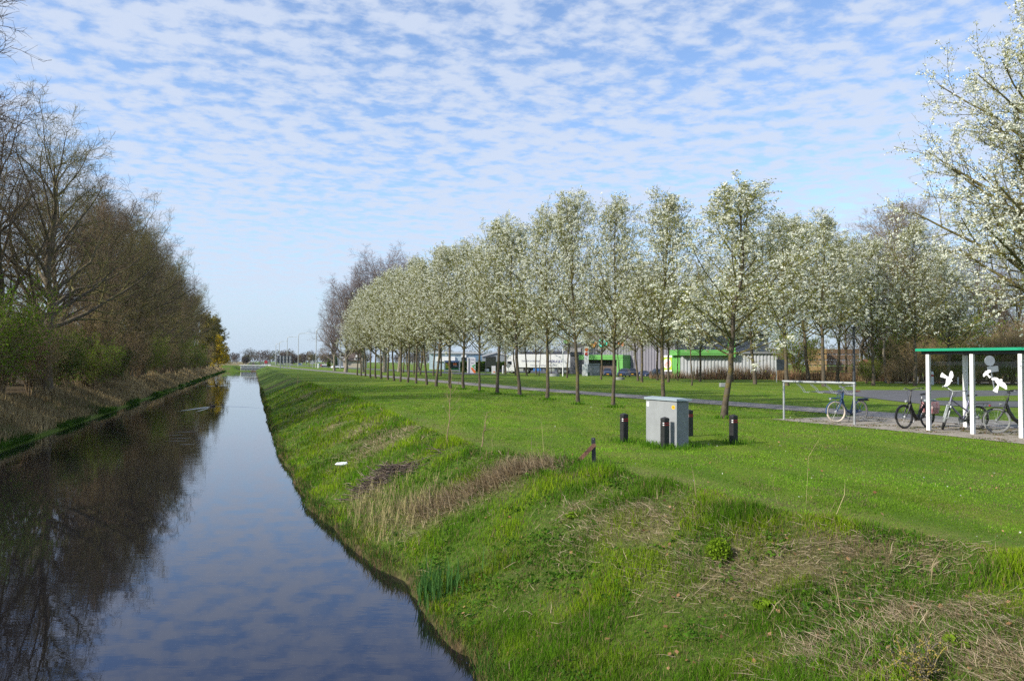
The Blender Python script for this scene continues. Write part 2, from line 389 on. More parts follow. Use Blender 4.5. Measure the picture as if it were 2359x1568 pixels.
def build_ground():
    ys = list(np.arange(-16, 22, .3)) + list(np.arange(22, 60, .8)) + list(np.arange(60, 256, 2.5)) + list(np.arange(256, 272, .6)) + list(np.geomspace(273, 4500, 34))
    aa = [-x for x in np.geomspace(4500, 62, 22)] + list(np.arange(-60, -14, 3)) + list(np.arange(-14, -8.4, .22)) + list(np.arange(-8.4, 0.4, .8)) + list(np.arange(.5, 9.2, .18)) + list(np.arange(9.4, 14, .6)) + list(np.arange(14, 76, 3)) + list(np.geomspace(78, 5200, 24))
    Y, A = np.meshgrid(np.array(ys), np.array(aa), indexing='ij'); X = A - K * Y; Z = height(X, Y)
    n1, n2 = Y.shape; idx = np.arange(n1 * n2).reshape(n1, n2)
    f = np.stack([idx[:-1, :-1], idx[:-1, 1:], idx[1:, 1:], idx[1:, :-1]], -1).reshape(-1, 4)
    ac = crest_a(Y); ae = edge_a(Y)
    roughm = sstep((ac + .15 - A) / .4) * (A > -6)
    d = dryness(X, Y) * sstep((A - ae) / .4) * (A > 0) * .65
    d = np.maximum(d, .45 * np.exp(-((A - ac - .55) / .5) ** 2) * (Y < 30) * vnoise(X, Y, .9))
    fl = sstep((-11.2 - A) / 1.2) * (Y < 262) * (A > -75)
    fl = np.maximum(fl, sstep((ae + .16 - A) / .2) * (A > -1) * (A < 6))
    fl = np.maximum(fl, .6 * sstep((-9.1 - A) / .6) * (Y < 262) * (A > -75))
    # verge of rough brown stems under the trees to the right
    far_r = sstep((A - 70) / 6) * (Y < 130) * (X > 20); fl = np.maximum(fl, far_r * .9)
    d = np.maximum(d, ((A < -3) & (Y > 300)) * .8)
    c = np.stack([d, np.maximum(roughm, ((A < 4) & (Y > 255) & (Y < 300))), fl], -1).reshape(-1, 3)
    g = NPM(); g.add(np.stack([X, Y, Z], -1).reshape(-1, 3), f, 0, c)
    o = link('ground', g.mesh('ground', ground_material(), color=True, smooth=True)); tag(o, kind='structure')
build_ground()

# ------------------------------------------------------------------ water
def water_material():
    m = bpy.data.materials.new('canal_water'); m.use_nodes = True; t = m.node_tree; b = t.nodes['Principled BSDF']
    b.inputs['Base Color'].default_value = (.008, .0075, .0085, 1); b.inputs['Roughness'].default_value = .012; b.inputs['IOR'].default_value = 1.6; b.inputs['Specular Tint'].default_value = (.22, .36, 1, 1)
    geo = N(t, 'ShaderNodeNewGeometry'); mpn = N(t, 'ShaderNodeMapping'); mpn.inputs['Rotation'].default_value = (0, 0, R(20)); mpn.inputs['Scale'].default_value = (.55, 1.6, 1); t.links.new(geo.outputs['Position'], mpn.inputs[0])
    h = math_node(t, 'ADD', noise(t, mpn.outputs[0], 2.2, 3, .5), math_node(t, 'MULTIPLY', noise(t, mpn.outputs[0], 9, 2, .5), .25))
    patch = ramp(t, noise(t, geo.outputs['Position'], .09, 3, .5), .4, .65, .15, 1.0)
    bn = N(t, 'ShaderNodeBump'); bn.inputs['Distance'].default_value = .012; t.links.new(math_node(t, 'MULTIPLY', patch, .22), bn.inputs['Strength']); t.links.new(h, bn.inputs['Height']); t.links.new(bn.outputs[0], b.inputs['Normal'])
    return m
WM = water_material()
m = MB()
for y0, y1 in ((-16, 30), (30, 120), (120, 263)):
    m.add([(LEFT - .5 - K * y0, y0, WATER), (3 - K * y0, y0, WATER), (3 - K * y1, y1, WATER), (LEFT - .5 - K * y1, y1, WATER)], [(0, 1, 2, 3)])
tag(m.build('water', WM, fixn=False), kind='structure')
def wake(pts, w, h):
    m = MB(); n = len(pts); rings = []
    for i, p in enumerate(pts):
        p = Vector(p); t = (Vector(pts[min(i + 1, n - 1)]) - Vector(pts[max(i - 1, 0)])).normalized(); s = Vector((-t.y, t.x, 0)); f = math.sin(math.pi * (i + .5) / n)
        rings.append([p + s * w * q * (0.6 + .4 * f) + Vector((0, 0, -.004 + h * f * z)) for q, z in ((-1, 0), (-.5, .7), (0, 1), (.5, .7), (1, 0))])
    m.loft(rings, closed=False, cap=False); return tag(m.build('water_wake', WM, smooth=True, fixn=False), kind='structure')
D1 = P(490, 935.5, WATER); D2 = P(498.5, 888.5, WATER)
def arc(p, q, bend, n=16):
    return [p.lerp(q, i / n) + Vector((0, bend * math.sin(math.pi * i / n), 0)) for i in range(n + 1)]
wake(arc(D1, P(385, 950, WATER), 1.2), .16, .028); wake(arc(D1, P(610, 941, WATER), .8), .14, .022); wake(arc(D1 + Vector((0, -.5, 0)), P(440, 950, WATER), .6), .14, .018)
wake(arc(D2, P(527, 886.8, WATER), .3), .22, .03); wake(arc(D2, P(470, 889.5, WATER), .3), .2, .024)
for k, (x0, x1, y) in enumerate(((355, 440, 1003), (370, 452, 1010), (360, 450, 1016), (380, 470, 995), (400, 458, 1024))):
    wake(arc(P(x0, y, WATER), P(x1, y - 1.5, WATER), .1, 10), .06, .008)

# ------------------------------------------------------------------ paved surfaces
ASPH = mat('path_asphalt', (.20, .18, .165), .9, .16, 2.5, bump=.3, bscale=120, second=(.14, .13, .125), sec=(.5, .7))
ASPD = mat('road_asphalt', (.085, .085, .09), .9, .15, .6, bump=.25, bscale=60, second=(.12, .115, .11), sec=(.5, .7))
PAINT = mat('road_paint', (.62, .61, .58), .7, .12, 12, second=(.35, .34, .32), sec=(.58, .7))
def strip(name, a0f, a1f, ys, off, mt, cols=2):
    g = NPM(); ys = np.asarray(ys, float); A = np.stack([a0f(ys) + (a1f(ys) - a0f(ys)) * k / (cols - 1) for k in range(cols)], 1); Y = np.repeat(ys[:, None], cols, 1); X = A - K * Y
    Z = height(X, Y) + off; idx = np.arange(X.size).reshape(X.shape)
    g.add(np.stack([X, Y, Z], -1).reshape(-1, 3), np.stack([idx[:-1, :-1], idx[:-1, 1:], idx[1:, 1:], idx[1:, :-1]], -1).reshape(-1, 4))
    return tag(link(name, g.mesh(name, mt)), kind='structure')
PW = 2.95
strip('bike_path', path_a, lambda y: path_a(y) + PW, list(np.arange(-16, 120, 2)) + list(np.arange(120, 500, 6)), .02, ASPH)
strip('main_road', road_a, lambda y: road_a(y) + 7.0, np.arange(120, 900, 10), .03, ASPD)
g = NPM()
def dash(a_of, y0, y1, w, off=.026):
    ys = np.array([y0, y1]); A = a_of(ys); X0 = A - w / 2 - K * ys; X1 = A + w / 2 - K * ys
    v = [(X0[0], y0, off), (X1[0], y0, off), (X1[1], y1, off), (X0[1], y1, off)]; g.add(v, [[0, 1, 2, 3]])
y = 15.0
while y < 130:
    dash(lambda q: path_a(q) + PW / 2, y, y + 1.2 + y * .004, .1); y += 3.3
y = 18.0
while y < 30.0: dash(lambda q: path_a(q) + .35, y, min(y + 3, 30), .09); y += 3
tag(link('path_markings', g.mesh('path_markings', PAINT)), kind='structure')

def flat_sheet(name, pts, off, mt):
    m = MB(); m.poly([(p[0], p[1], off + (G(p[0], p[1]))) for p in pts]); o = m.build(name, mt, fixn=False)
    if o.data.polygons[0].normal.z < 0: o.data.flip_normals()
    return tag(o, kind='structure')
PAVE = mat('pad_paving', (.30, .265, .22), .9, .18, 3, bump=.4, bscale=70, second=(.17, .15, .09), sec=(.52, .68))
_t = PAVE.node_tree; _b = _t.nodes['Principled BSDF']; _c = _b.inputs['Base Color'].links[0].from_socket; _g = N(_t, 'ShaderNodeNewGeometry'); _m = N(_t, 'ShaderNodeMapping'); _m.inputs['Rotation'].default_value = (0, 0, R(60)); _t.links.new(_g.outputs['Position'], _m.inputs[0])
_k = N(_t, 'ShaderNodeTexBrick'); _k.inputs['Scale'].default_value = 1; _k.inputs['Brick Width'].default_value = .3; _k.inputs['Row Height'].default_value = .3; _k.inputs['Mortar Size'].default_value = .012; _k.inputs['Mortar Smooth'].default_value = .3; _t.links.new(_m.outputs[0], _k.inputs['Vector'])
_t.links.new(mixc(_t, math_node(_t, 'MULTIPLY', _k.outputs['Fac'], .75), _c, (.07, .075, .03)), _b.inputs['Base Color'])
pad_pts = [P(x, y) for x, y in ((1775, 966), (1900, 977), (2040, 990), (2200, 1006), (2358, 1023))] + [Vector((17.5, 15.4, 0)), Vector((19.5, 16.4, 0))]
far = [Vector((path_a(y) + .3 - K * y, y, 0)) for y in (17, 20, 23, 26, 28.5)]
flat_sheet('bike_parking_pad', pad_pts + far, .012, PAVE)
# loop road on the right with a grass island
outer = [P(x, y) for x, y in ((1863, 902), (1900, 899.5), (1990, 898.5), (2120, 898.7), (2358, 899.5), (2700, 901), (2700, 945), (2358, 938.5), (2230, 936.5), (2142, 932.5), (2070, 925), (2008, 917.5), (1940, 909))]
flat_sheet('loop_road', outer, .02, ASPD)
isl = [P(x, y) for x, y in ((2140, 921), (2165, 916.5), (2220, 914), (2358, 911), (2600, 909), (2600, 926), (2358, 924.5), (2240, 924), (2170, 923.5))]
flat_sheet('road_island', isl, .03, bpy.data.materials['ground_cover'])
KERB = mat('concrete_kerb', (.38, .37, .35), .85, .12, 4, bump=.2)
lot = [PT(x, y) for x, y in ((1021, 853.9), (1180, 857.6), (1342, 861.6), (1440, 865), (1545, 868))]
m = MB(); ll = [(p.x, p.y) for p in lot] + [(p.x * 1.18 + (6 if i > 2 else 0), p.y * 1.3) for i, p in reversed(list(enumerate(lot)))]
flat_sheet('car_park', [(x, y, 0) for x, y in ll], .03, ASPD)
far_lane = [P(x, y) for x, y in ((2040, 882.2), (2358, 884), (2700, 886), (2700, 882.5), (2358, 881.2), (2040, 880))]
flat_sheet('far_lane', far_lane, .03, ASPH)

# ------------------------------------------------------------------ grass
def blades(g, X, Y, h, w, col, lean=.45, flat=False):
    n = len(X); Z = height(X, Y) - .01; th = rng.random(n) * 6.283; ph = rng.random(n) * 6.283
    s = np.stack([np.cos(th), np.sin(th), np.zeros(n)], 1) * (w / 2)[:, None]
    ld = np.stack([np.cos(ph), np.sin(ph), np.zeros(n)], 1) * (h * lean * rng.uniform(.2, 1.3, n))[:, None]
    b = np.stack([X, Y, Z], 1); up = np.zeros((n, 3)); up[:, 2] = h
    v = np.stack([b - s, b + s, b + ld * .35 + up * .55 - s * .75, b + ld * .35 + up * .55 + s * .75, b + ld + up * (1 - .3 * lean)], 1)
    k = np.arange(n)[:, None] * 5; off = g.n
    g.add(v.reshape(-1, 3), k + np.array([[0, 1, 3, 2]]), 0, np.repeat(col, 5, 0)); g.more(k + np.array([[2, 3, 4]]), 0, off)
def straws(g, X, Y, L, w, col, el, dz=0.02, az=None):
    n = len(X); Z = height(X, Y) + dz; az = rng.random(n) * 6.283 if az is None else az
    d = np.stack([np.cos(az) * np.cos(el), np.sin(az) * np.cos(el), np.sin(el)], 1) * L[:, None]
    th = rng.random(n) * 6.283; s = np.stack([np.sin(az), -np.cos(az), np.sin(th) * .5], 1) * (w / 2)[:, None]
    b = np.stack([X, Y, Z], 1); bend = rng.normal(size=(n, 3)) * (L * .08)[:, None]
    v = np.stack([b - s, b + s, b + d * .55 + bend - s * .8, b + d * .55 + bend + s * .8, b + d], 1); k = np.arange(n)[:, None] * 5; off = g.n
    g.add(v.reshape(-1, 3), k + np.array([[0, 1, 3, 2]]), 0, np.repeat(col, 5, 0)); g.more(k + np.array([[2, 3, 4]]), 0, off)
def sample_view(n, y0, y1, k, wide=.78, cx=0.0):
    u = rng.random(n); e = 1 - k; Y = (y0 ** e + u * (y1 ** e - y0 ** e)) ** (1 / e); X = rng.uniform(-wide, wide, n) * Y + cx
    return X, Y
def tints(n, a, b, extra=None, pe=.1):
    f = rng.random((n, 1)); c = np.array(a) * (1 - f) + np.array(b) * f
    if extra is not None:
        q = rng.random(n) < pe; c[q] = np.array(extra) * rng.uniform(.7, 1.2, (q.sum(), 1))
    return c
BLADE = leafmat('grass_blade', (1, 1, 1), trans=.35, attr='tint')
STRAW = leafmat('straw', (1, 1, 1), trans=.15, attr='tint')
def in_poly(X, Y, pp):
    inside = np.zeros(len(X), bool)
    for i in range(len(pp)):
        (x1, y1), (x2, y2) = pp[i], pp[(i + 1) % len(pp)]
        c = ((y1 > Y) != (y2 > Y)) & (X < (x2 - x1) * (Y - y1) / (y2 - y1 + 1e-12) + x1); inside ^= c
    return inside
FEET = [(1667, 963, 0), (1412, 938, 0), (1331, 931, 0), (1260, 921, 0), (1197, 913, 0), (1145, 908, 0), (1104, 902, 0), (1067, 897, 0), (1437, 1018, 0), (1689, 1022, 0), (1500, 1024, 0), (1515, 1028, 0), (1531, 1032, 0), (1550, 1033, 0), (1570, 1032, 0), (1585, 1028, 0), (1366, 1069, 0), (1310, 1066, 0)]
def build_grass():
    # rough grass of the right bank
    X, Y = sample_view(1050000, 3.6, 70, 1.25); a = X + K * Y; ae = edge_a(Y); ac = crest_a(Y)
    k = (a > ae - .03) & (a < ac + .25); X, Y, a, ae, ac = X[k], Y[k], a[k], ae[k], ac[k]
    d = dryness(X, Y); tuft = sstep((vnoise(X, Y, .5) * .6 + vnoise(X + 3, Y + 8, .9) * .4 - .22) / .5); tuft2 = vnoise(X + 50, Y + 20, .2); kind = vnoise(X + 21, Y - 4, .75)
    keep = rng.random(len(X)) < (1 - d * .72) * (.85 + .15 * sstep((tuft2 * .6 + tuft * .5 - .15) / .6)); X, Y, a, ae, ac, d, tuft, tuft2, kind = [q[keep] for q in (X, Y, a, ae, ac, d, tuft, tuft2, kind)]
    n = len(X); near_crest = np.exp(-((a - ac + .4) / .5) ** 2)
    h = (.048 + .065 * tuft ** 2 + .06 * tuft2 * tuft + .06 * near_crest * tuft) * rng.uniform(.5, 1.35, n) * (1 + .006 * Y)
    h *= .55 + .45 * sstep((ac + .25 - a) / .3)
    w = np.maximum(.0055, Y * .00075) * rng.uniform(.7, 1.3, n)
    zone = vnoise(X + 13, Y + 5, 1.6)[:, None]; k3 = sstep((kind - .35) / .3)[:, None]
    c1 = tints(n, (.06, .145, .010), (.12, .25, .016)); c2 = tints(n, (.13, .235, .008), (.26, .37, .02)); col = c1 * k3 + c2 * (1 - k3); col = col * (.7 + .6 * zone)
    q = rng.random(n) < .10 + .25 * (1 - tuft); col[q] = np.array([.27, .21, .10]) * rng.uniform(.5, 1.3, (q.sum(), 1))
    g = NPM(); blades(g, X, Y, h, w, col)
    o = link('bank_grass', g.mesh('bank_grass', BLADE, color=True)); tag(o, 'rough tussocky green grass growing on the sloping canal bank', kind='stuff')
    # mown lawn
    X, Y = sample_view(620000, 6.5, 62, 1.3); a = X + K * Y; ac = crest_a(Y)
    k = (a > ac - .05) & (a < path_a(Y) - .05) & ~((a > 18.9) & (Y < 29) & (X > 8.3)); X, Y, a, ac = X[k], Y[k], a[k], ac[k]
    X2, Y2 = sample_view(90000, 14, 62, 1.3); a2 = X2 + K * Y2; k = (a2 > path_a(Y2) + PW + .05) & (a2 < 42) & ~((Y2 < 60) & (X2 > 19) & (Y2 > 30)); X2, Y2 = X2[k], Y2[k]
    X = np.concatenate([X, X2]); Y = np.concatenate([Y, Y2]); a = X + K * Y; ac = crest_a(Y)
    # keep the paved pad clear
    inside = in_poly(X, Y, [(p.x, p.y) for p in pad_pts + far])
    X, Y, a, ac = [q[~inside] for q in (X, Y, a, ac)]
    n = len(X); stripe = vnoise((X + K * Y) * 1.0, Y * .13, .55); pat = vnoise(X, Y, .8); pat2 = vnoise(X + 7, Y, 2.6)
    brown = np.exp(-((a - ac - .6) / .55) ** 2) * (Y < 26) * vnoise(X + 3, Y, .7)
    keep = rng.random(n) < (1 - .75 * brown) * (.55 + .45 * pat); X, Y, a, ac, stripe, pat, pat2, brown = [q[keep] for q in (X, Y, a, ac, stripe, pat, pat2, brown)]; n = len(X)
    h = (.022 + .022 * pat) * rng.uniform(.6, 1.3, n) * (1 + .012 * Y); w = np.maximum(.005, Y * .0008) * rng.uniform(.7, 1.3, n)
    col = tints(n, (.075, .18, .012), (.145, .27, .020), (.28, .27, .10), .035); v3 = vnoise(X + 40, Y * .6, 1.1)[:, None]; col = col * (.66 + .74 * stripe[:, None] + .42 * v3) + np.array([.035, .02, .006]) * (pat2[:, None] * .9)
    q = rng.random(n) < np.maximum(brown * .8, .35 * (vnoise(X + 60, Y + 9, .45) > .66)); col[q] = np.array([.22, .19, .09]) * rng.uniform(.6, 1.2, (q.sum(), 1))
    g = NPM(); blades(g, X, Y, h, w, col, .6)
    for px, py, _ in FEET:                       # taller tufts round the trunks and posts
        p = PT(px, py); m_ = 150; r_ = .10 + np.abs(rng.normal(size=m_)) * .22; az = rng.random(m_) * 6.28; Xt, Yt = p.x + np.cos(az) * r_, p.y + np.sin(az) * r_
        blades(g, Xt, Yt, rng.uniform(.06, .2, m_), np.full(m_, max(.008, p.y * .0009)), tints(m_, (.05, .14, .01), (.12, .25, .02)), .5)
    o = link('lawn_grass', g.mesh('lawn_grass', BLADE, color=True)); tag(o, 'short mown lawn grass between the canal bank and the path', kind='stuff')
    # dead straw lying in the dry patches
    g = NPM(); X, Y = sample_view(430000, 3.6, 60, 1.3); a = X + K * Y; k = (a > edge_a(Y) + .1) & (a < crest_a(Y) + .1); X, Y = X[k], Y[k]
    d = dryness(X, Y); k = rng.random(len(X)) < d * .8 + .012; X, Y = X[k], Y[k]; n = len(X)
    clump = vnoise(X, Y, 1.1) * 6.28
    straws(g, X, Y, rng.uniform(.05, .22, n) * (1 + .01 * Y), np.maximum(.004, Y * .0006) * rng.uniform(.7, 1.3, n), tints(n, (.24, .18, .105), (.52, .42, .28), (.12, .085, .05), .2), np.abs(rng.normal(size=n)) * .3, .015 + rng.random(n) * .05, clump + rng.normal(size=n) * .9)
    # a curved ridge of standing reed stubble
    ridge = [PT(x, y) for x, y in ((960, 1172), (1010, 1165), (1060, 1150), (1110, 1125), (1150, 1100), (1190, 1082), (1230, 1076), (1262, 1078))]
    n = 7000; s = rng.random(n) * (len(ridge) - 1.001); s = s[vnoise(s * 3, s * 0, .8) * 1.3 > rng.random(n) * .9]; n = len(s); i = s.astype(int); f = s - i; rx = np.array([p.x for p in ridge]); ry = np.array([p.y for p in ridge])
    X = rx[i] * (1 - f) + rx[i + 1] * f + rng.normal(size=n) * .22; Y = ry[i] * (1 - f) + ry[i + 1] * f + rng.normal(size=n) * .28
    straws(g, X, Y, rng.uniform(.10, .36, n), rng.uniform(.005, .010, n), tints(n, (.24, .175, .10), (.50, .40, .25), (.13, .09, .055), .2), rng.uniform(.1, 1.25, n), 0, rng.normal(size=n) * .9 + 3.6)
    # single stalks
    sp = [(1128, 1035, .75), (1135, 1050, .6), (1252, 1045, .9), (1256, 1060, .8), (1260, 1072, .9), (1226, 1062, .6), (1856, 1160, 1.0), (1866, 1150, .6), (1792, 1165, .5), (1925, 1185, .5), (1905, 1190, .35), (1110, 1060, .5), (1290, 1100, .4)]
    q = [PT(x, y) for x, y, _ in sp]; X = np.array([p.x for p in q]); Y = np.array([p.y for p in q]); L = np.array([s[2] for s in sp]); n = len(sp)
    straws(g, X, Y, L, np.full(n, .009), tints(n, (.36, .29, .16), (.46, .38, .22)), rng.uniform(1.2, 1.5, n), 0)
    X, Y = sample_view(160, 4, 26, 1.2); a = X + K * Y; k = (a > edge_a(Y) + .2) & (a < crest_a(Y)); X, Y = X[k], Y[k]; n = len(X)
    straws(g, X, Y, rng.uniform(.2, .6, n), np.full(n, .008), tints(n, (.25, .19, .10), (.42, .34, .2)), rng.uniform(.15, 1.3, n), 0)
    # pale stubble low on the slope
    c = PT(900, 1190); c2 = PT(850, 1165); X = np.concatenate([rng.normal(c.x, .5, 900), rng.normal(c2.x, .35, 500)]); Y = np.concatenate([rng.normal(c.y, .7, 900), rng.normal(c2.y, .5, 500)]); n = len(X)
    k = (X + K * Y) > edge_a(Y) + .1; X, Y = X[k], Y[k]; n = len(X)
    straws(g, X, Y, rng.uniform(.15, .4, n), rng.uniform(.007, .012, n), tints(n, (.26, .22, .10), (.42, .36, .18)), rng.uniform(1.0, 1.5, n), 0)
    tag(link('dry_reed_straw', g.mesh('dry_reed_straw', STRAW, color=True)), 'pale dead reed straw lying over the bank in heaps', kind='stuff')
    # reeds and green fringe along the water
    g = NPM(); n = 26000; Y = 4 + (rng.random(n) ** 1.6) * 90; a = edge_a(Y) + rng.normal(size=n) * .07 + .0; X = a - K * Y; patch = vnoise(X, Y, .6)
    k = rng.random(n) < patch * 1.1; X, Y, patch = X[k], Y[k], patch[k]; n = len(X)
    blades(g, X, Y, (.08 + .22 * patch ** 2) * rng.uniform(.6, 1.2, n), np.maximum(.008, Y * .0007), tints(n, (.05, .11, .015), (.08, .17, .03), (.24, .17, .08), .3), .5)
    c = PT(958, 1400); n = 420; X = rng.normal(c.x, .34, n); Y = rng.normal(c.y, .22, n); k = (X + K * Y) > edge_a(Y) - .06; X, Y = X[k], Y[k]; n = len(X)
    blades(g, X, Y, rng.uniform(.22, .5, n), np.full(n, .018), tints(n, (.05, .13, .03), (.09, .20, .05)), .22)
    tag(link('waterside_reeds', g.mesh('waterside_reeds', BLADE, color=True)), 'green sword leaves and tufts fringing the near water edge', kind='stuff')
    # left bank: tan dead reeds, a little green
    g = NPM(); n = 150000; Y = 20 + (rng.random(n) ** 1.5) * 240; a = LEFT - .25 - rng.random(n) ** .8 * 3.6; X = a - K * Y; patch = vnoise(X, Y, 2.4); fine = vnoise(X + 4, Y, .8)
    k = rng.random(n) < (.25 + 1.1 * patch * fine * 1.4) * (1 - .65 * sstep((Y - 55) / 60)); X, Y, a, patch, fine = X[k], Y[k], a[k], patch[k], fine[k]; n = len(X)
    blades(g, X, Y, (.25 + .95 * patch * fine + .1) * rng.uniform(.5, 1.15, n) * sstep((LEFT - a + .2) / .7), np.maximum(.012, Y * .0006) * rng.uniform(.7, 1.2, n), tints(n, (.26, .20, .10), (.52, .42, .23), (.14, .10, .06), .2) * (.6 + .8 * patch[:, None]), .4)
    tag(link('left_bank_reeds', g.mesh('left_bank_reeds', STRAW, color=True)), 'brown dead reeds standing along the left water edge under the wood', kind='stuff')
    g = NPM(); n = 50000; Y = 20 + (rng.random(n) ** 1.4) * 240; a = LEFT + .05 - np.abs(rng.normal(size=n)) * .55; X = a - K * Y; patch = vnoise(X + 77, Y, 5) 
    k = rng.random(n) < sstep((patch - .3) / .4); X, Y = X[k], Y[k]; n = len(X)
    blades(g, X, Y, rng.uniform(.1, .35, n), np.maximum(.02, Y * .0007), tints(n, (.035, .085, .012), (.06, .13, .02)), .5)
    tag(link('left_bank_grass', g.mesh('left_bank_grass', BLADE, color=True)), 'dark green grass at the foot of the left bank', kind='stuff')
    # small broad-leaved weeds between the blades
    X, Y = sample_view(26000, 3.7, 34, 1.25); a = X + K * Y; k = (a > edge_a(Y) + .15) & (a < crest_a(Y) + .1); X, Y = X[k], Y[k]; pat = vnoise(X + 90, Y + 3, .6); k = rng.random(len(X)) < sstep((pat - .4) / .35) * (1 - .6 * dryness(X, Y)); X, Y = X[k], Y[k]; n = len(X)
    g = NPM(); m_ = 7; c = np.repeat(np.stack([X, Y, height(X, Y)], 1), m_, 0) + rng.normal(size=(n * m_, 3)) * np.array([.05, .05, .012]) + np.array([0, 0, .035])
    add_leaves(g, c, rng.uniform(.025, .065, n * m_) * np.repeat(1 + .02 * Y, m_), 0, .5, np.repeat(tints(n, (.035, .095, .014), (.10, .21, .02)), m_, 0), flat=.8)
    tag(link('bank_weeds', g.mesh('bank_weeds', BLADE, color=True)), 'small broad-leaved weeds mixed into the bank grass', kind='stuff')
    # daisies and petals on the lawn
    X, Y = sample_view(1100, 7, 40, 1.3); a = X + K * Y; k = (a > crest_a(Y) + .3) & (a < path_a(Y) - .1) & ~((a > 18.9) & (Y < 29) & (X > 8.3)) & (rng.random(len(X)) < vnoise(X, Y, 1.7) ** 2 * 1.4); X, Y = X[k], Y[k]; n = len(X); g = NPM(); c = np.stack([X, Y, height(X, Y) + .035 + .0006 * Y], 1)
    add_leaves(g, c, rng.uniform(.014, .03, n) * (.7 + Y * .02), 0, 1, np.tile([.75, .74, .66], (n, 1)) * rng.uniform(.6, 1, (n, 1)), flat=2)
    tag(link('lawn_petals', g.mesh('lawn_petals', BLADE, color=True)), 'tiny white daisies and petals sprinkled over the lawn', kind='stuff')
    # moss and weeds on the paved pad
    n = 2600; X = rng.uniform(8.5, 15, n); Y = rng.uniform(18, 27.5, n); a = X + K * Y; pat = vnoise(X + 5, Y, .7) * .6 + vnoise(X, Y, .2) * .4; ok_ = in_poly(X, Y, [(p.x, p.y) for p in pad_pts + far]) & (pat > .56); X, Y = X[ok_], Y[ok_]; n = len(X)
    g = NPM(); m_ = 6; c = np.repeat(np.stack([X, Y, np.full(n, .016)], 1), m_, 0) + rng.normal(size=(n * m_, 3)) * np.array([.05, .05, .006]); add_leaves(g, c, rng.uniform(.02, .06, n * m_), 0, .6, np.repeat(tints(n, (.07, .10, .02), (.16, .15, .04), (.22, .11, .05), .2), m_, 0), flat=1.2)
    tag(link('pad_moss', g.mesh('pad_moss', BLADE, color=True)), 'patches of moss and weeds on the bicycle parking pad', kind='stuff')
    # fallen brown leaves
    X, Y = sample_view(2600, 3.8, 24, 1.3); a = X + K * Y; k = (a > edge_a(Y) + .2) & (rng.random(len(X)) < np.where(a > crest_a(Y), .16, .75)) & (a < 17); X, Y = X[k], Y[k]; n = len(X)
    g = NPM(); c = np.stack([X, Y, height(X, Y) + .035], 1); add_leaves(g, c, rng.uniform(.03, .07, n), 0, .7, tints(n, (.20, .10, .05), (.42, .25, .13)), flat=1.5)
    tag(link('fallen_leaves', g.mesh('fallen_leaves', STRAW, color=True)), 'scattered brown dead leaves on the bank and lawn edge', kind='stuff')
build_grass()
# ------------------------------------------------------------------ trees
def barkmat(name, col, moss, amt=(.5, .7)):
    if name in MATS: return MATS[name]
    m = mat(name, col, .9, .3, 5, bump=.8, bscale=30, second=moss, sec=amt, spec=.2); return m
BARK_P = barkmat('blossom_tree_bark', (.10, .082, .06), (.155, .125, .03), (.5, .66))
TWIG_P = barkmat('blossom_twig', (.12, .105, .045), (.17, .15, .04))
BARK_O = barkmat('oak_bark', (.13, .105, .075), (.16, .15, .04), (.5, .68))
TWIG_O = barkmat('oak_twig', (.20, .145, .09), (.23, .185, .07))
BARK_G = barkmat('pale_bark', (.25, .22, .18), (.16, .15, .09))
TWIG_B = barkmat('beech_twig', (.22, .17, .155), (.19, .16, .165))
TWIG_S = barkmat('shrub_twig', (.29, .215, .125), (.25, .22, .075))
BLOS = leafmat('white_blossom', (.87, .88, .75), .08, .42)
LEAFP = leafmat('young_olive_leaf', (.25, .26, .055), .35, .45)
LEAFG = leafmat('fresh_green_leaf', (.17, .27, .02), .4, .4)
LEAFD = leafmat('dark_green_leaf', (.085, .15, .018), .4, .3)
LEAFY = leafmat('yellow_catkin', (.50, .38, .03), .3, .45)
LEAFO = leafmat('ochre_bud', (.26, .22, .05), .3, .35)

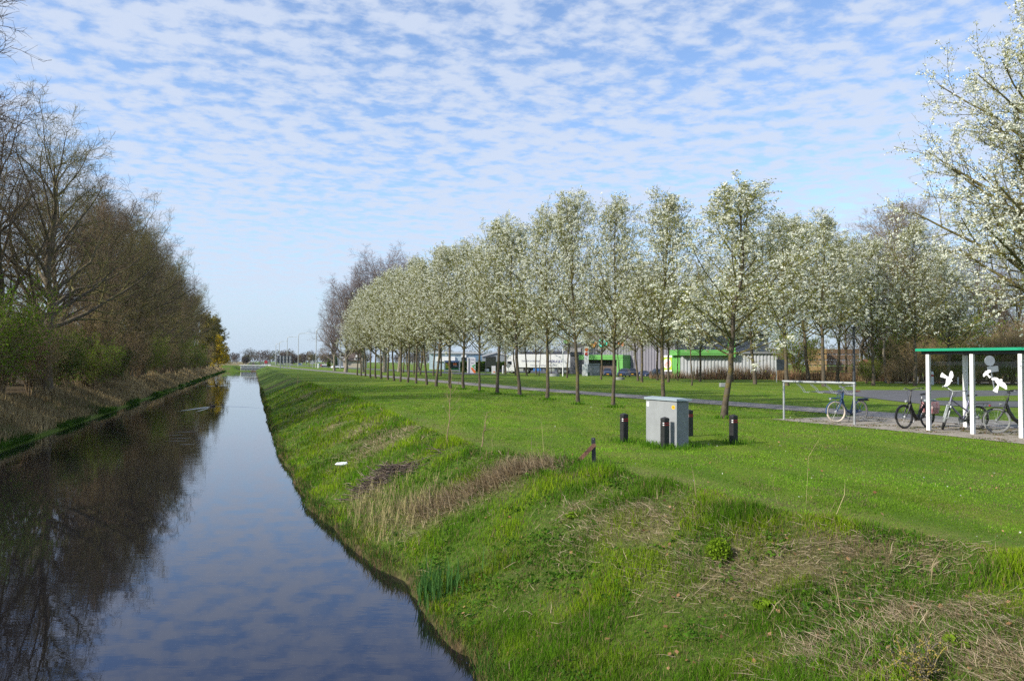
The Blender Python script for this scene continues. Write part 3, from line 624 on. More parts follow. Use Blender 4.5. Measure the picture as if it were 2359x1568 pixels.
def trunk_line(h, r0, r1, Kk=12, wob=.04, lean=(0, 0), pw=1.0):
    z = np.linspace(0, h, Kk); x = np.cumsum(rng.normal(size=Kk) * wob); y = np.cumsum(rng.normal(size=Kk) * wob); x -= x[0]; y -= y[0]
    x = x + lean[0] * z / h; y = y + lean[1] * z / h
    rad = r1 + (r0 - r1) * (1 - z / h) ** pw; rad[0] *= 1.25
    return np.stack([x, y, z], 1)[None], rad[None]
def mesh_pair(tr, cr, tmats, cmats, nm):
    return tr.mesh(nm + '_trunk', tmats, smooth=True), cr.mesh(nm + '_crown', cmats)
def blossom_tree_mesh(nm, H=8.4, clear=2.6, spread=1.75, n1=40, n2=9, n3=5, ncl=3100, bsz=.05, r0=.085, lean=(0, 0), nleaf=13500, pet=7, crad=.05, lsz=.06):
    T, TR = trunk_line(H * .95, r0, .014, 14, .035, lean, .85)
    # thick ascending limbs from the fork, then laterals
    def L1(t, pl): 
        s = np.clip((t * H * .93 - clear) / (H - clear), 0, 1); return spread * 1.45 * (np.sin(np.pi * (s * .62 + .30)) ** 1.0) * (1 - .60 * s) + .30
    t0 = clear / (H * .93)
    B1, R1 = sprout(T, TR, n1, t0, .985, lambda t: 1.12 - .68 * (t - t0) / (1 - t0), L1, 6, .09, .10, .48, .008, .14, .3, tpow=1.35)
    B2, R2 = sprout(B1, R1, n2, .14, 1.0, .8, lambda t, pl: pl * .42 * (1.15 - .6 * t) + .12, 4, .14, .06, .55, .005)
    B3, R3 = sprout(B2, R2, n3, .2, 1.0, .7, lambda t, pl: pl * .5 * (1.1 - .4 * t) + .06, 3, .16, .08, .6, .004)
    tr = NPM(); add_tubes(tr, T, TR, 8)
    big = NPM(); cr = NPM(); add_tubes(cr, B1, R1, 5); add_tubes(cr, B2, R2, 3); add_tubes(cr, B3, R3, 3)
    # blossom clusters along the twigs
    def along(Bs, n):
        i = rng.integers(0, len(Bs), n); t = rng.random(n) ** .7 * (Bs.shape[1] - 1.001); k = t.astype(int); f = (t - k)[:, None]; return Bs[i, k] * (1 - f) + Bs[i, k + 1] * f
    c = np.concatenate([along(B3, int(ncl * .7)), along(B2, int(ncl * .3))])
    dens = vnoise(c[:, 0] * 1 + c[:, 2], c[:, 1] + c[:, 2] * .7, .5); c = c[rng.random(len(c)) < .45 + .65 * dens]
    pc = np.repeat(c, pet, 0) + rng.normal(size=(len(c) * pet, 3)) * crad * np.array([.55, .55, .42]); add_leaves(cr, pc, bsz * rng.uniform(.7, 1.25, len(pc)), 1)
    lc = np.concatenate([along(B3, nleaf // 2), along(B2, nleaf - nleaf // 2)]); lc = lc + rng.normal(size=lc.shape) * .05; add_leaves(cr, lc, lsz * rng.uniform(.6, 1.3, len(lc)), 2, .6)
    return mesh_pair(tr, cr, [BARK_P], [TWIG_P, BLOS, LEAFP], nm)
def bare_tree_mesh(nm, H=17, r0=.3, clear=.2, n1=22, n2=8, n3=6, n4=5, spread=6.0, bark=BARK_O, twig=TWIG_O, a1=1.05, up1=.06, lean=(0, 0), leaf=None, nleaf=0, lsz=.08, rt=.0105, top=.82, sh=.35):
    T, TR = trunk_line(H * top, r0, .035, 14, .10 * H / 17, lean, .8)
    def L1(t, pl): return spread * np.sqrt(np.clip(1 - (((t - clear) / (1 - clear) - .32) / .80) ** 2, .05, 1))
    B1, R1 = sprout(T, TR, n1, clear, .98, lambda t: a1 - .5 * t, L1, 7, .13, up1, .62, .024, .2, .25)
    B2, R2 = sprout(B1, R1, n2, .18, 1.0, .8, lambda t, pl: pl * .40 * (1.2 - .6 * t) + .3, 5, .16, .05, .5, .012)
    B3, R3 = sprout(B2, R2, n3, .15, 1.0, .75, lambda t, pl: pl * .45 * (1.15 - .5 * t) + .2, 4, .18, .04, .55, rt)
    tr = NPM(); add_tubes(tr, T, TR, 8); cr = NPM(); add_tubes(cr, B1, R1, 6); add_tubes(cr, B2, R2, 4, 1); add_tubes(cr, B3, R3, 3, 1)
    last = B3
    if n4:
        B4, R4 = sprout(B3, R3, n4, .15, 1.0, .7, lambda t, pl: pl * .5 * (1.1 - .4 * t) + .12, 3, .2, .04, .6, rt * .75); add_tubes(cr, B4, R4, 3, 1); last = B4
    ms = [bark, twig]
    if leaf:
        ms.append(leaf); i = rng.integers(0, len(last), nleaf); c = last[i, rng.integers(1, last.shape[1], nleaf)] + rng.normal(size=(nleaf, 3)) * .1; add_leaves(cr, c, lsz * rng.uniform(.6, 1.4, nleaf), 2, .8)
    return mesh_pair(tr, cr, [bark], ms, nm)
def shrub_mesh(nm, H=4.0, W=1.6, stems=16, n1=8, n2=6, n3=4, leaf=None, nleaf=0, lsz=.06, twig=TWIG_S, rt=.007):
    Bs = np.empty((stems, 6, 3)); Rs = np.empty((stems, 6))
    for s in range(stems):
        az = rng.random() * 6.28; sp = W * rng.uniform(.3, 1.0); h = H * rng.uniform(.65, 1.0); q = np.linspace(0, 1, 6)
        Bs[s, :, 0] = math.cos(az) * (.12 + sp * q ** 1.3) + rng.normal(size=6) * .05 * H / 4; Bs[s, :, 1] = math.sin(az) * (.12 + sp * q ** 1.3) + rng.normal(size=6) * .05 * H / 4; Bs[s, :, 2] = h * q ** .85; Rs[s] = np.linspace(.035, .01, 6) * H / 4
    B1, R1 = sprout(Bs, Rs, n1, .12, 1, .75, lambda t, pl: pl * .38 * (1.15 - .6 * t) + .1, 5, .15, .05, .5, rt * 1.2)
    B2, R2 = sprout(B1, R1, n2, .15, 1, .75, lambda t, pl: pl * .45 * (1.1 - .5 * t) + .08, 4, .18, .03, .6, rt)
    tr = NPM(); add_tubes(tr, Bs, Rs, 5); cr = NPM(); add_tubes(cr, B1, R1, 4); add_tubes(cr, B2, R2, 3); last = B2
    if n3: B3, R3 = sprout(B2, R2, n3, .15, 1, .7, lambda t, pl: pl * .5 + .06, 3, .2, .03, .6, rt * .8); add_tubes(cr, B3, R3, 3); last = B3
    ms = [twig]
    if leaf:
        ms.append(leaf); i = rng.integers(0, len(last), nleaf); c = last[i, rng.integers(0, last.shape[1], nleaf)] + rng.normal(size=(nleaf, 3)) * .08; add_leaves(cr, c, lsz * rng.uniform(.6, 1.4, nleaf), 1, .75)
    return mesh_pair(tr, cr, [twig], ms, nm)
def plant(pair, name, loc, label, cat, group=None, s=1.0, sz=None, rz=None, crown='crown', trunk='trunk'):
    o = thing(name, loc, label, cat, group, rng.random() * 6.28 if rz is None else rz); o.scale = (s, s, sz or s)
    if name == 'blossom_tree': o.rotation_euler = (rng.normal() * .022, rng.normal() * .022, o.rotation_euler.z)
    a = link(trunk, pair[0], o); b = link(crown, pair[1], o); return o

BL = [blossom_tree_mesh('blossom%d' % i, H=8.4, clear=2.25 + .15 * (i % 2), spread=2.0 + .12 * (i % 3), lean=((-1) ** i * .15, .1 * (i - 2)), n1=38 + 2 * i) for i in range(4)]
BY = blossom_tree_mesh('young_blossom', H=5.6, clear=2.2, spread=1.0, n1=16, n2=5, n3=3, ncl=800, r0=.05, nleaf=700)
# front row, from the grey cabinet towards the far end (base pixels of the photograph)
front = [(1667, 963, 410), (1527, 946, 437), (1412, 937, 455), (1331, 930, 430), (1260, 920, 485), (1197, 912.6, 510), (1145, 907.5, 500), (1104, 902, 575), (1067.4, 896.6, 565), (1036.7, 893.5, 568), (1004.3, 890, 565), (982.9, 886.2, 600), (958.3, 883, 600), (939, 881, 605), (922, 879.2, 605), (907.4, 877.2, 606), (893, 874.6, 620), (877.9, 872.5, 630), (865, 871, 640), (853, 870, 648), (841.5, 867, 660), (831.6, 866, 672), (822.6, 864, 690)]
for i, (px, py, top) in enumerate(front):
    p = PT(px, py); hh = (py - top) * p.y / FPX * (.94 if i < 4 else .965)
    lab = 'white-blossomed tree with mossy trunk right behind and right of the grey cabinet' if i == 0 else ('white-blossomed tree whose trunk foot is hidden by the grey cabinet' if i == 1 else
          '%s white-blossomed tree of the front row, counting from the grey cabinet' % ORD[i])
    if i == len(front) - 1: lab = 'last and farthest white-blossomed tree of the front row beside the path'
    wide = 1.0 + (.16 if i == 0 else .0) + rng.uniform(-.03, .06) + (.1 if i > 8 else 0)
    wide *= rng.uniform(.9, 1.1)
    o = plant(BL[[0, 1, 2, 3][(i * 3 + (i // 4)) % 4]], 'blossom_tree', p, lab, 'tree', 'front row of blossoming trees', s=hh / 8.4 * wide * (1.1 if i == 0 else (.98 if i < 10 else .86)), sz=hh / 8.4 * (1 if i < 14 else .95), rz=i * 1.9 + .4)
back = [(928.6, 859, 0), (940, 861.7, 0), (953, 861.7, 0), (967.9, 863, 0), (998, 864.5, 0), (1014.6, 866, 0), (1164, 861.6, 0), (1187.2, 863.7, 0), (1213, 865.3, 0), (1235, 862.5, 0), (1241, 866, 2), (1271, 864, 1), (1305.5, 870, 0), (1384, 874, 0), (1427, 872.6, 1), (1469, 877, 0), (1478, 880, 0), (1514, 875.5, 0), (1539, 880, 0), (1561, 876.5, 1), (1593, 888, 1), (1611.7, 878.6, 0), (1686, 879, 0), (1738.6, 884.5, 0), (1812.5, 888, 0), (1861.6, 878, 0), (1896.8, 890.4, 0), (1928.4, 880.5, 0), (2010.4, 888, 0), (2107, 889, 0), (2185, 887, 0)]
for i, (px, py, kind) in enumerate(back):
    p = PT(px, py); Y = p.y; top = {1738.6: 535, 1812.5: 505, 1861.6: 525, 1896.8: 510, 1928.4: 560, 2010.4: 560, 2107: 535, 2185: 590}.get(px)
    lab = ('slender young blossom tree with pale thin stem, ' if kind else 'white-blossomed tree of the rows beyond the path, ') + '%s from the left' % ORD[i]
    hh = (py - top) * Y / FPX if top else {0: 10.8, 1: 7.0, 2: 7.5}[kind] * rng.uniform(.94, 1.08)
    plant(BY if kind else BL[(i * 5 + 1) % 4], 'blossom_tree', p, lab, 'tree', 'blossoming trees beyond the path', s=hh / (5.6 if kind else 8.4) * (1.12 if not kind else 1), sz=hh / (5.6 if kind else 8.4), rz=i * 2.3)
# the big one on the right, its trunk just outside the picture
BIG = blossom_tree_mesh('big_blossom', H=11.5, clear=2.9, spread=2.75, n1=84, n2=12, n3=6, ncl=25000, bsz=.044, r0=.17, nleaf=60000, pet=7, crad=.05, lsz=.045)
plant(BIG, 'blossom_tree', Vector((13.0, 17.3, 0)), 'large white-blossomed tree at the right picture edge, reaching to the top', 'tree', s=1.0, rz=.6)

# bare wood on the left bank
TWIG_M = barkmat('mossy_twig', (.17, .155, .06), (.25, .22, .07)); TWIG_D = barkmat('dark_twig', (.14, .105, .075), (.17, .145, .06))
OAK = [bare_tree_mesh('oak0', 17.5, .32, .2, 24, 8, 6, 6, 6.8, twig=TWIG_M), bare_tree_mesh('oak1', 17, .26, .28, 23, 8, 6, 6, 5.6, a1=.95, twig=TWIG_D), bare_tree_mesh('oak2', 15, .2, .25, 18, 7, 6, 5, 4.6, a1=.85, up1=.1), bare_tree_mesh('oak3', 18, .3, .3, 24, 8, 6, 5, 5.6, leaf=LEAFO, nleaf=5000, lsz=.07)]
def aY(a, Y): x = a - K * Y; return Vector((x, Y, G(x, Y) - .05))
wood = [(-14.5, 33, 1, 21), (-12.7, 47.5, 0, 17.4), (-16.5, 40, 1, 17), (-19, 36, 3, 16), (-14.8, 55, 1, 15.5), (-13.3, 62, 2, 15), (-18, 50, 2, 17), (-13.4, 71, 3, 17), (-17, 66, 0, 17), (-13.2, 82, 0, 17.5), (-16.2, 78, 1, 17), (-13.6, 94, 1, 18), (-17.5, 90, 2, 18),
        (-13.2, 105, 0, 18.2), (-15.7, 112, 3, 18), (-13.1, 121, 2, 18), (-13.4, 135, 1, 19), (-16.3, 140, 0, 19), (-13.2, 150, 0, 18.5), (-13.5, 166, 3, 19), (-16, 175, 1, 19), (-15, 184, 2, 18), (-14.6, 44, 2, 17), (-13.2, 66.5, 1, 17.5), (-14.2, 76, 0, 18), (-13.6, 88, 2, 18), (-14, 99, 1, 18.5), (-13.8, 113, 0, 18.5), (-14, 128, 3, 19), (-13.6, 143, 1, 19), (-14, 158, 0, 19), (-23, 60, 2, 16), (-22, 100, 2, 16), (-20.5, 150, 1, 17), (-19, 28.5, 1, 15)]
for i, (a, Y, k, hh) in enumerate(wood):
    d = {0: 'spreading bare oak', 1: 'bare tree with dark upright trunk', 2: 'slim bare tree with ascending limbs', 3: 'bare tree just budding ochre'}[k]
    lab = '%s in the left wood, %s by distance from here' % (d, ORD[i])
    if i == 0: lab = 'bare tree at the left edge whose branches reach into the sky at the top corner'
    if i == 1: lab = 'tallest round-crowned bare oak against the sky on the left bank'
    h0 = (17.5, 17, 15, 18)[k]; hh -= 2.2 * float(sstep((Y - 95) / 60))
    plant(OAK[k], 'bare_tree', aY(a, Y), lab, 'tree', 'bare trees of the wood on the left bank', s=hh / h0, rz=i * 2.1)
# yellow budding trees at the far end of the wood
WIL = bare_tree_mesh('willow', 12, .2, .12, 24, 7, 5, 4, 4.6, leaf=LEAFY, nleaf=17000, lsz=.26, bark=BARK_O, twig=TWIG_P, a1=.95, up1=.05)
WIL2 = bare_tree_mesh('green_poplar', 14, .2, .12, 26, 7, 5, 4, 4.0, leaf=LEAFO, nleaf=20000, lsz=.24, a1=.8, up1=.12)
for i, (a, Y, hh, w_, lab) in enumerate(((-12.0, 205, 15, 1, 'olive budding tree behind the yellow willow at the far end of the wood'), (-10.8, 214, 10, 0, 'yellow budding willow beside the canal at the far end of the wood'), (-11.9, 232, 15.5, 1, 'tall yellowish tree at the very end of the left wood'), (-10.6, 240, 8, 0, 'low ochre willow next to the far dam'))):
    plant((WIL, WIL2)[w_], 'budding_tree', aY(a, Y), lab, 'tree', 'budding trees at the end of the wood', s=hh / (12, 14)[w_] * 1.05, sz=hh / (12, 14)[w_])
SH = [shrub_mesh('shrub0', 4.2, 1.8), shrub_mesh('shrub1', 4.6, 2.0, leaf=LEAFG, nleaf=7500, lsz=.09), shrub_mesh('shrub2', 3.6, 1.7, leaf=LEAFD, nleaf=6500, lsz=.09), shrub_mesh('shrub3', 5.2, 2.2, stems=18, leaf=LEAFO, nleaf=3000, lsz=.06)]
k = 0; Y = 26.0
while Y < 200:
    for a0 in (-12.5, -15.3, -18.6):
        a = a0 + rng.uniform(-.7, .7); yy = Y + rng.uniform(-1.5, 1.5); v = rng.choice(4, p=[.28, .42, .13, .17]); 
        if len(ORD) <= k // 3: break
        d = ('leafless brown shrub', 'shrub with fresh green leaves', 'dark green leafy shrub', 'ochre budding shrub')[v]
        row = ('nearest the canal', 'mid-thicket', 'deepest in the wood')[(-12.5, -15.3, -18.6).index(a0)]
        plant(SH[v], 'shrub', aY(a, yy), '%s %s, %s along the left bank' % (d, row, ORD[k // 3]), 'shrub', 'undergrowth of the left wood', s=rng.uniform(.8, 1.3) * (1.1 if Y > 60 else 1)); k += 1
    Y += 3.0 + Y * .035
# purple-grey bare trees behind the far end of the front row
BEE = [bare_tree_mesh('beech0', 18, .35, .12, 28, 9, 7, 6, 7.4, BARK_G, TWIG_B, a1=.85, up1=.1, rt=.012), bare_tree_mesh('beech1', 20, .35, .15, 28, 9, 7, 6, 7.0, BARK_G, TWIG_B, a1=.75, up1=.12, rt=.012)]
for i, (px, Y, top) in enumerate(((796, 140, 650), (836, 140, 622), (884, 140, 590), (770, 160, 690), (920, 150, 615), (965, 150, 640))):
    q = PY(px, 860, Y); z = G(q.x, Y); hh = PY(px, top, Y).z - z
    plant(BEE[i % 2], 'bare_tree', Vector((q.x, Y, z)), 'tall purple-grey bare tree behind the far blossom row, %s from the left' % ORD[(1, 2, 3, 0, 4, 5)[i]], 'tree', 'purple-grey bare trees behind the row', s=hh / (18, 20)[i % 2] * 1.0)
# woodland on the right behind the shelter
BIRCH = bare_tree_mesh('birch', 16, .2, .35, 20, 7, 5, 4, 3.0, BARK_G, TWIG_B, a1=.7, up1=.12, rt=.01)
for i, (px, py, k, hh) in enumerate(sorted(((2170, 866, 4, 17), (2311, 868, 4, 17), (2060, 868, 3, 18), (2120, 869, 0, 16), (2215, 868, 1, 15), (2255, 867, 3, 15), (2350, 868, 0, 16), (2400, 868, 1, 17), (2040, 872, 4, 14), (1985, 867, 1, 15), (2140, 864, 2, 15), (2290, 864, 2, 14), (2452, 867, 3, 17), (1950, 866, 2, 13), (2515, 867, 0, 17), (2085, 864, 3, 21)))):
    p = P(px, py + 9); pair = BIRCH if k == 4 else OAK[k]; h0 = 16 if k == 4 else (17.5, 17, 15, 18)[k]
    nm = {4: 'pale straight-stemmed bare tree', 0: 'bare spreading tree', 1: 'dark bare tree', 2: 'slim bare tree', 3: 'ochre budding tree'}[k]
    plant(pair, 'bare_tree', Vector((p.x, p.y, G(p.x, p.y) - .05)), '%s in the woodland behind the shelter, %s tree from the left' % (nm, ORD[i]), 'tree', 'woodland trees behind the shelter', s=hh / h0 * (1.15 if k == 3 else .85), sz=hh / h0 * (1.15 if k == 3 else .9))
k = 0
for i in range(46):
    px = 1990 + (i // 2) * 24 + rng.uniform(-8, 8); back_ = i % 2; Y = (78, 90)[back_] + rng.uniform(-3, 4); q = PY(px, 860, Y); v = rng.choice(4, p=[.36, .1, .24, .3])
    d = ('leafless brown shrub', 'fresh green shrub', 'dark leafy shrub', 'ochre budding shrub')[v]
    plant(SH[v], 'shrub', Vector((q.x, Y, G(q.x, Y) - .05)), '%s in the %s thicket row behind the loop road, %s from left' % (d, ('front', 'rear')[back_], ORD[i // 2]), 'shrub', 'thicket behind the loop road', s=(.4 if px < 2000 and back_ else rng.uniform(.45, .6) if px < 2060 and not back_ else rng.uniform(.8, 1.1) if not back_ else rng.uniform(1.3, 1.9)))
# bright green bush by the crates
p = PT(1835, 879); plant(SH[1], 'shrub', farther(p, 10), 'bright green leafy bush left of the wooden crate stacks', 'shrub', s=1.35)
p = PT(1792, 872); plant(SH[3], 'shrub', farther(p, 3), 'ochre bush against the end of the white shed', 'shrub', s=.75)
# far wood on the horizon (one mass) and single far trees
def far_wood():
    g = NPM()
    n = 0
    for Yd, x0, x1, hmin, hmax, cnt in ((620, -420, -60, 7, 13, 60), (800, -560, 200, 9, 16, 70), (460, -190, -90, 5, 9, 26), (500, -60, 500, 10, 16, 60), (420, 120, 480, 10, 17, 40)):
        for _ in range(cnt):
            x = rng.uniform(x0, x1); Y = Yd + rng.uniform(-30, 30); hh = rng.uniform(hmin, hmax); w = hh * rng.uniform(.35, .6); m = 420
            d = rand_dirs(m) * (rng.random((m, 1)) ** .4); c = np.stack([x + d[:, 0] * w, Y + d[:, 1] * w, hh * .55 + d[:, 2] * hh * .45], 1)
            base = np.array([(.11, .085, .07), (.09, .075, .06), (.10, .10, .05)][rng.integers(3)])
            add_leaves(g, c, rng.uniform(.5, 1.2, m), 0, .5, np.repeat(base[None], m, 0) * rng.uniform(.7, 1.3, (m, 1)))
            t = np.array([[[x, Y, 0.], [x, Y, hh * .3], [x, Y, hh * .6]]]); add_tubes(g, t, np.array([[.35, .3, .2]]), 4)
    return g
tag(link('far_wood', far_wood().mesh('far_wood', leafmat('far_twigs', (1, 1, 1), trans=.3, attr='tint'), color=True)), 'grey-brown wood on the horizon beyond the canal dam', kind='stuff')
for i, (px, base, top, w, lab) in enumerate(((653, 840, 812, .8, 'rounded brown bare tree right above the far dam'), (742, 846, 800, 1.1, 'greenish bare tree between the far lamp posts'), (712, 845, 808, .9, 'low greenish tree left of the triangular road sign'), (690, 843, 815, .8, 'small bare tree behind the direction boards'))):
    p = P(px, base, 0); hh = (base - top) * p.y / FPX * 1.05
    plant(BEE[0] if i == 0 else OAK[3], 'bare_tree', farther(p, 15), lab, 'tree', s=hh / 18 * w, sz=hh / 18)
# two small dark conifers
def conifer(p, hh, lab):
    o = thing('conifer', p, lab, 'tree', 'columnar conifers'); tr = NPM(); add_tubes(tr, np.array([[[0, 0, 0], [0, 0, hh * .5], [0, 0, hh * .9]]]), np.array([[.12, .08, .02]]), 6)
    cr = NPM(); n = 2600; z = rng.random(n) ** .8; r = (1 - z) ** .75 * hh * .17 * (z > .02) * rng.random(n) ** .4; az = rng.random(n) * 6.28
    add_leaves(cr, np.stack([np.cos(az) * r, np.sin(az) * r, hh * (.06 + z * .94)], 1), rng.uniform(.15, .4, n), 0, .5)
    link('trunk', tr.mesh('conifer_trunk', [BARK_O]), o); link('crown', cr.mesh('conifer_crown', [LEAFD]), o)
for px, b, t, lab in ((757, 846, 817, 'dark columnar conifer between two far lamp posts'), (774, 846, 819, 'second slimmer conifer right of the dark one')):
    p = P(px, b + .5); conifer(p, (b - t) * p.y / FPX, lab)
# ------------------------------------------------------------------ materials of built things
M_BLACK = mat('black_recycled_plastic', (.018, .018, .019), .55, .3, 9, bump=.25, bscale=60)
M_WHITE = mat('white_paint', (.80, .80, .80), .45, .03, 3)
M_REFL = mat('white_reflector', (.85, .85, .85), .3, .04, 9)
M_RED = mat('red_reflector', (.36, .018, .02), .35, .12, 9)
M_GREYC = mat('cabinet_grey', (.27, .285, .29), .6, .07, 3, bump=.15, bscale=160)
M_PEB = mat('cabinet_pebbled', (.21, .225, .235), .65, .1, 8, bump=1.0, bscale=42)
M_LID = mat('cabinet_lid', (.28, .34, .37), .5, .06, 3)
M_YEL = mat('yellow_sticker', (.85, .50, .02), .4, .04, 4)
M_INK = mat('dark_ink', (.03, .03, .035), .5, .05, 5)
M_GALV = mat('galvanised_steel', (.42, .44, .45), .45, .14, 14, metal=.55, bump=.05)
M_RUST = mat('rusty_steel', (.20, .095, .06), .85, .3, 20, bump=.3, second=(.10, .05, .035))
M_GREEN = mat('green_fascia', (.005, .30, .16), .4, .06, 2)
M_ROOF = mat('shelter_roof_sheet', (.10, .11, .105), .6, .2, 3)
M_RUB = mat('tyre_rubber', (.03, .03, .03), .8, .2, 20)
M_CREAM = mat('cream_tyre', (.62, .54, .44), .75, .08, 12)
M_CHROME = mat('polished_alloy', (.40, .41, .42), .45, .06, 9, metal=.35)
M_DRUB = mat('dark_plastic', (.02, .02, .022), .5, .2, 9)
M_LEATH = mat('brown_leather', (.16, .06, .035), .5, .2, 15)
def glass_mat(name, tint=(1, 1, 1), f=.06):
    if name in MATS: return MATS[name]
    m = bpy.data.materials.new(name); m.use_nodes = True; t = m.node_tree; t.nodes.clear(); MATS[name] = m
    o = N(t, 'ShaderNodeOutputMaterial'); tr = N(t, 'ShaderNodeBsdfTransparent'); gl = N(t, 'ShaderNodeBsdfGlossy'); mx = N(t, 'ShaderNodeMixShader'); fr = N(t, 'ShaderNodeFresnel'); fr.inputs[0].default_value = 1.35
    tr.inputs[0].default_value = (*tint, 1); gl.inputs['Roughness'].default_value = .02
    t.links.new(math_node(t, 'MULTIPLY', fr.outputs[0], .8), mx.inputs[0]); t.links.new(tr.outputs[0], mx.inputs[1]); t.links.new(gl.outputs[0], mx.inputs[2]); t.links.new(mx.outputs[0], o.inputs[0]); return m
M_GLASS = glass_mat('clear_glass', (.97, .985, .98))
def text_obj(name, s, size, mt, parent, loc, T=None, thick=.004, align='CENTER', bold=0.0, sx=1.0):
    cu = bpy.data.curves.new('lettering', 'FONT'); cu.body = s; cu.size = size; cu.align_x = align; cu.align_y = 'CENTER'; cu.extrude = thick; cu.offset = bold
    o = bpy.data.objects.new('lettering', cu); COL.objects.link(o); dg = bpy.context.evaluated_depsgraph_get(); dg.update()
    me = bpy.data.meshes.new_from_object(o.evaluated_get(dg)); bpy.data.objects.remove(o); bpy.data.curves.remove(cu)
    me.materials.clear(); me.materials.append(mt); r = link(name, me, parent); r.location = loc; r.rotation_euler = (T or Matrix.Rotation(R(90), 3, 'X')).to_euler(); r.scale = (sx, 1, 1); return r

# ------------------------------------------------------------------ grey utility cabinet
A0 = P(1491.5, 1027); fr_ = P(1559, 1031.5)
ang = math.atan2(-1.0, .52); L = 1.12; Dp = .34; Hc = 1.04
o = thing('utility_cabinet', P(1538, 1030), 'grey concrete utility cabinet with overhanging lid and yellow number sticker on the lawn', 'cabinet')
# local frame: x along the smooth front, +y away from it; the near corner is the origin
ux = Vector((.46, -.89, 0)).normalized(); o.rotation_euler = (0, 0, math.atan2(ux.y, ux.x)); c0 = P(1559.5, 1032); o.location = (c0.x, c0.y, 0)
MB().box((-L / 2, Dp / 2, Hc / 2 - .03), (L - .02, Dp, Hc + .06)).build('body', M_PEB, o, bevel=.012)
MB().box((-L / 2, -.008, Hc / 2 - .02), (L, .016, Hc + .02)).build('front_panel', M_GREYC, o, bevel=.004)
MB().add([(-L - .04, -.05, Hc + .01), (.04, -.05, Hc + .01), (.04, Dp + .05, Hc + .01), (-L - .04, Dp + .05, Hc + .01), (-L - .04, -.05, Hc + .06), (.04, -.05, Hc + .06), (.04, Dp + .05, Hc + .06), (-L - .04, Dp + .05, Hc + .06), (-L, Dp * .5, Hc + .085), (0, Dp * .5, Hc + .085)],
         [(0, 3, 2, 1), (0, 1, 5, 4), (1, 2, 6, 9, 5), (2, 3, 7, 6), (3, 0, 4, 8, 7), (4, 5, 9, 8), (7, 8, 9, 6)]).build('lid', M_LID, o, bevel=.006)
MB().box((-L + .07, -.0175, Hc - .10), (.085, .003, .10)).build('white_sticker', M_WHITE, o)
ys = MB().prism([(-.115 + .055 * math.cos(a_) * 1.1, -.0165, Hc - .13 + .045 * math.sin(a_)) for a_ in [i * math.pi / 12 for i in range(24)]], (0, -.002, 0)).build('number_sticker', M_YEL, o)
text_obj('number', '125', .055, M_INK, ys, (-.115, -.0195, Hc - .13), thick=.001, bold=.001)
# ------------------------------------------------------------------ bollards round the cabinet
def bollard(loc, lab, rz, hgt=.72):
    o = thing('bollard', loc, lab, 'bollard', 'black bollards around the grey cabinet', rz); w = .0725
    def ring(z, q): return [(-q, -q, z), (q, -q, z), (q, q, z), (-q, q, z)]
    MB().loft([ring(-.05, w), ring(hgt - .155, w), ring(hgt - .155, w - .007), ring(hgt - .115, w - .007), ring(hgt - .115, w), ring(hgt - .1, w), ring(hgt - .1, w - .007), ring(hgt - .06 - .03, w - .007), ring(hgt - .09, w), ring(hgt - .03, w), ring(hgt, .012)]).build('post', M_BLACK, o, bevel=.006)
    for z in (hgt - .135, hgt - .180):
        MB().box((-w - .002, -w * .62, z), (.004, w * .7, .02)).build('reflector', M_REFL, o)
        for sx, sy, mt in ((0, -1, M_RED), (1, 0, M_RED), (0, 1, M_RED)):
            MB().box((sx * (w + .002), sy * (w + .002), z), (.004 if sx else 2 * w, .004 if sy else 2 * w, .02)).build('reflector_band', mt, o)
rzb = math.atan2(ux.y, ux.x) + R(90) + R(22)
for px, py, hpx, lab in ((1437, 1018, 58, 'black bollard left of the grey cabinet'), (1531, 1031.5, 55, 'black bollard standing in front of the grey cabinet'), (1587, 1004, 44, 'black bollard half hidden behind the grey cabinet'), (1689, 1022, 52, 'black bollard standing alone right of the grey cabinet')):
    p = P(px, py); bollard(p, lab, R(27), .70)
# ------------------------------------------------------------------ black stake with rusty brace
p = PT(1368, 1068); o = thing('boundary_stake', p, 'black stake with a slanting rusty flat-iron brace on the bank crest', 'stake')
k = p.y / FPX
MB().bar((0, 0, -.1), (-2 * k, 0, 60 * k), .075, .045, up=(0, 1, 0)).build('stake', M_INK, o, bevel=.006)
MB().bar((-1.5 * k, -.04, 43 * k), (-42 * k, -.12, .03), .07, .014, up=(0, 1, 0)).bar((-6 * k, -.041, 41.5 * k), (3 * k, -.041, 44 * k), .06, .014, up=(0, 1, 0)).build('brace', M_RUST, o)
MB().lathe([(.009, -.004), (.009, .004)], 10, (-2.5 * k, -.026, 57 * k), T=Matrix.Rotation(R(90), 3, 'X')).build('bolt', M_GALV, o)
# ------------------------------------------------------------------ sapling, twig heap, bush, litter, lichen shrub
def small_tree(loc, h, lab, px_name='sapling', lean=(0.1, 0)):
    o = thing(px_name, loc, lab, 'sapling'); T, TR = trunk_line(h, .016, .004, 9, .012, lean); tr = NPM(); add_tubes(tr, T, TR, 6); cr = NPM()
    B1, R1 = sprout(T, TR, 9, .3, .95, .6, lambda t, pl: h * .35 * (1.2 - .7 * t), 5, .1, .12, .6, .004); add_tubes(cr, B1, R1, 4); B2, R2 = sprout(B1, R1, 3, .3, .9, .6, lambda t, pl: pl * .35, 3, .1, .1, .6, .003); add_tubes(cr, B2, R2, 3)
    link('trunk', tr.mesh('sapling_trunk', [TWIG_S]), o); link('crown', cr.mesh('sapling_crown', [TWIG_S]), o)
p = PT(1030, 1022); small_tree(p, 152 * p.y / FPX, 'thin bare sapling growing on the bank crest left of the stake', lean=(.12, 0))
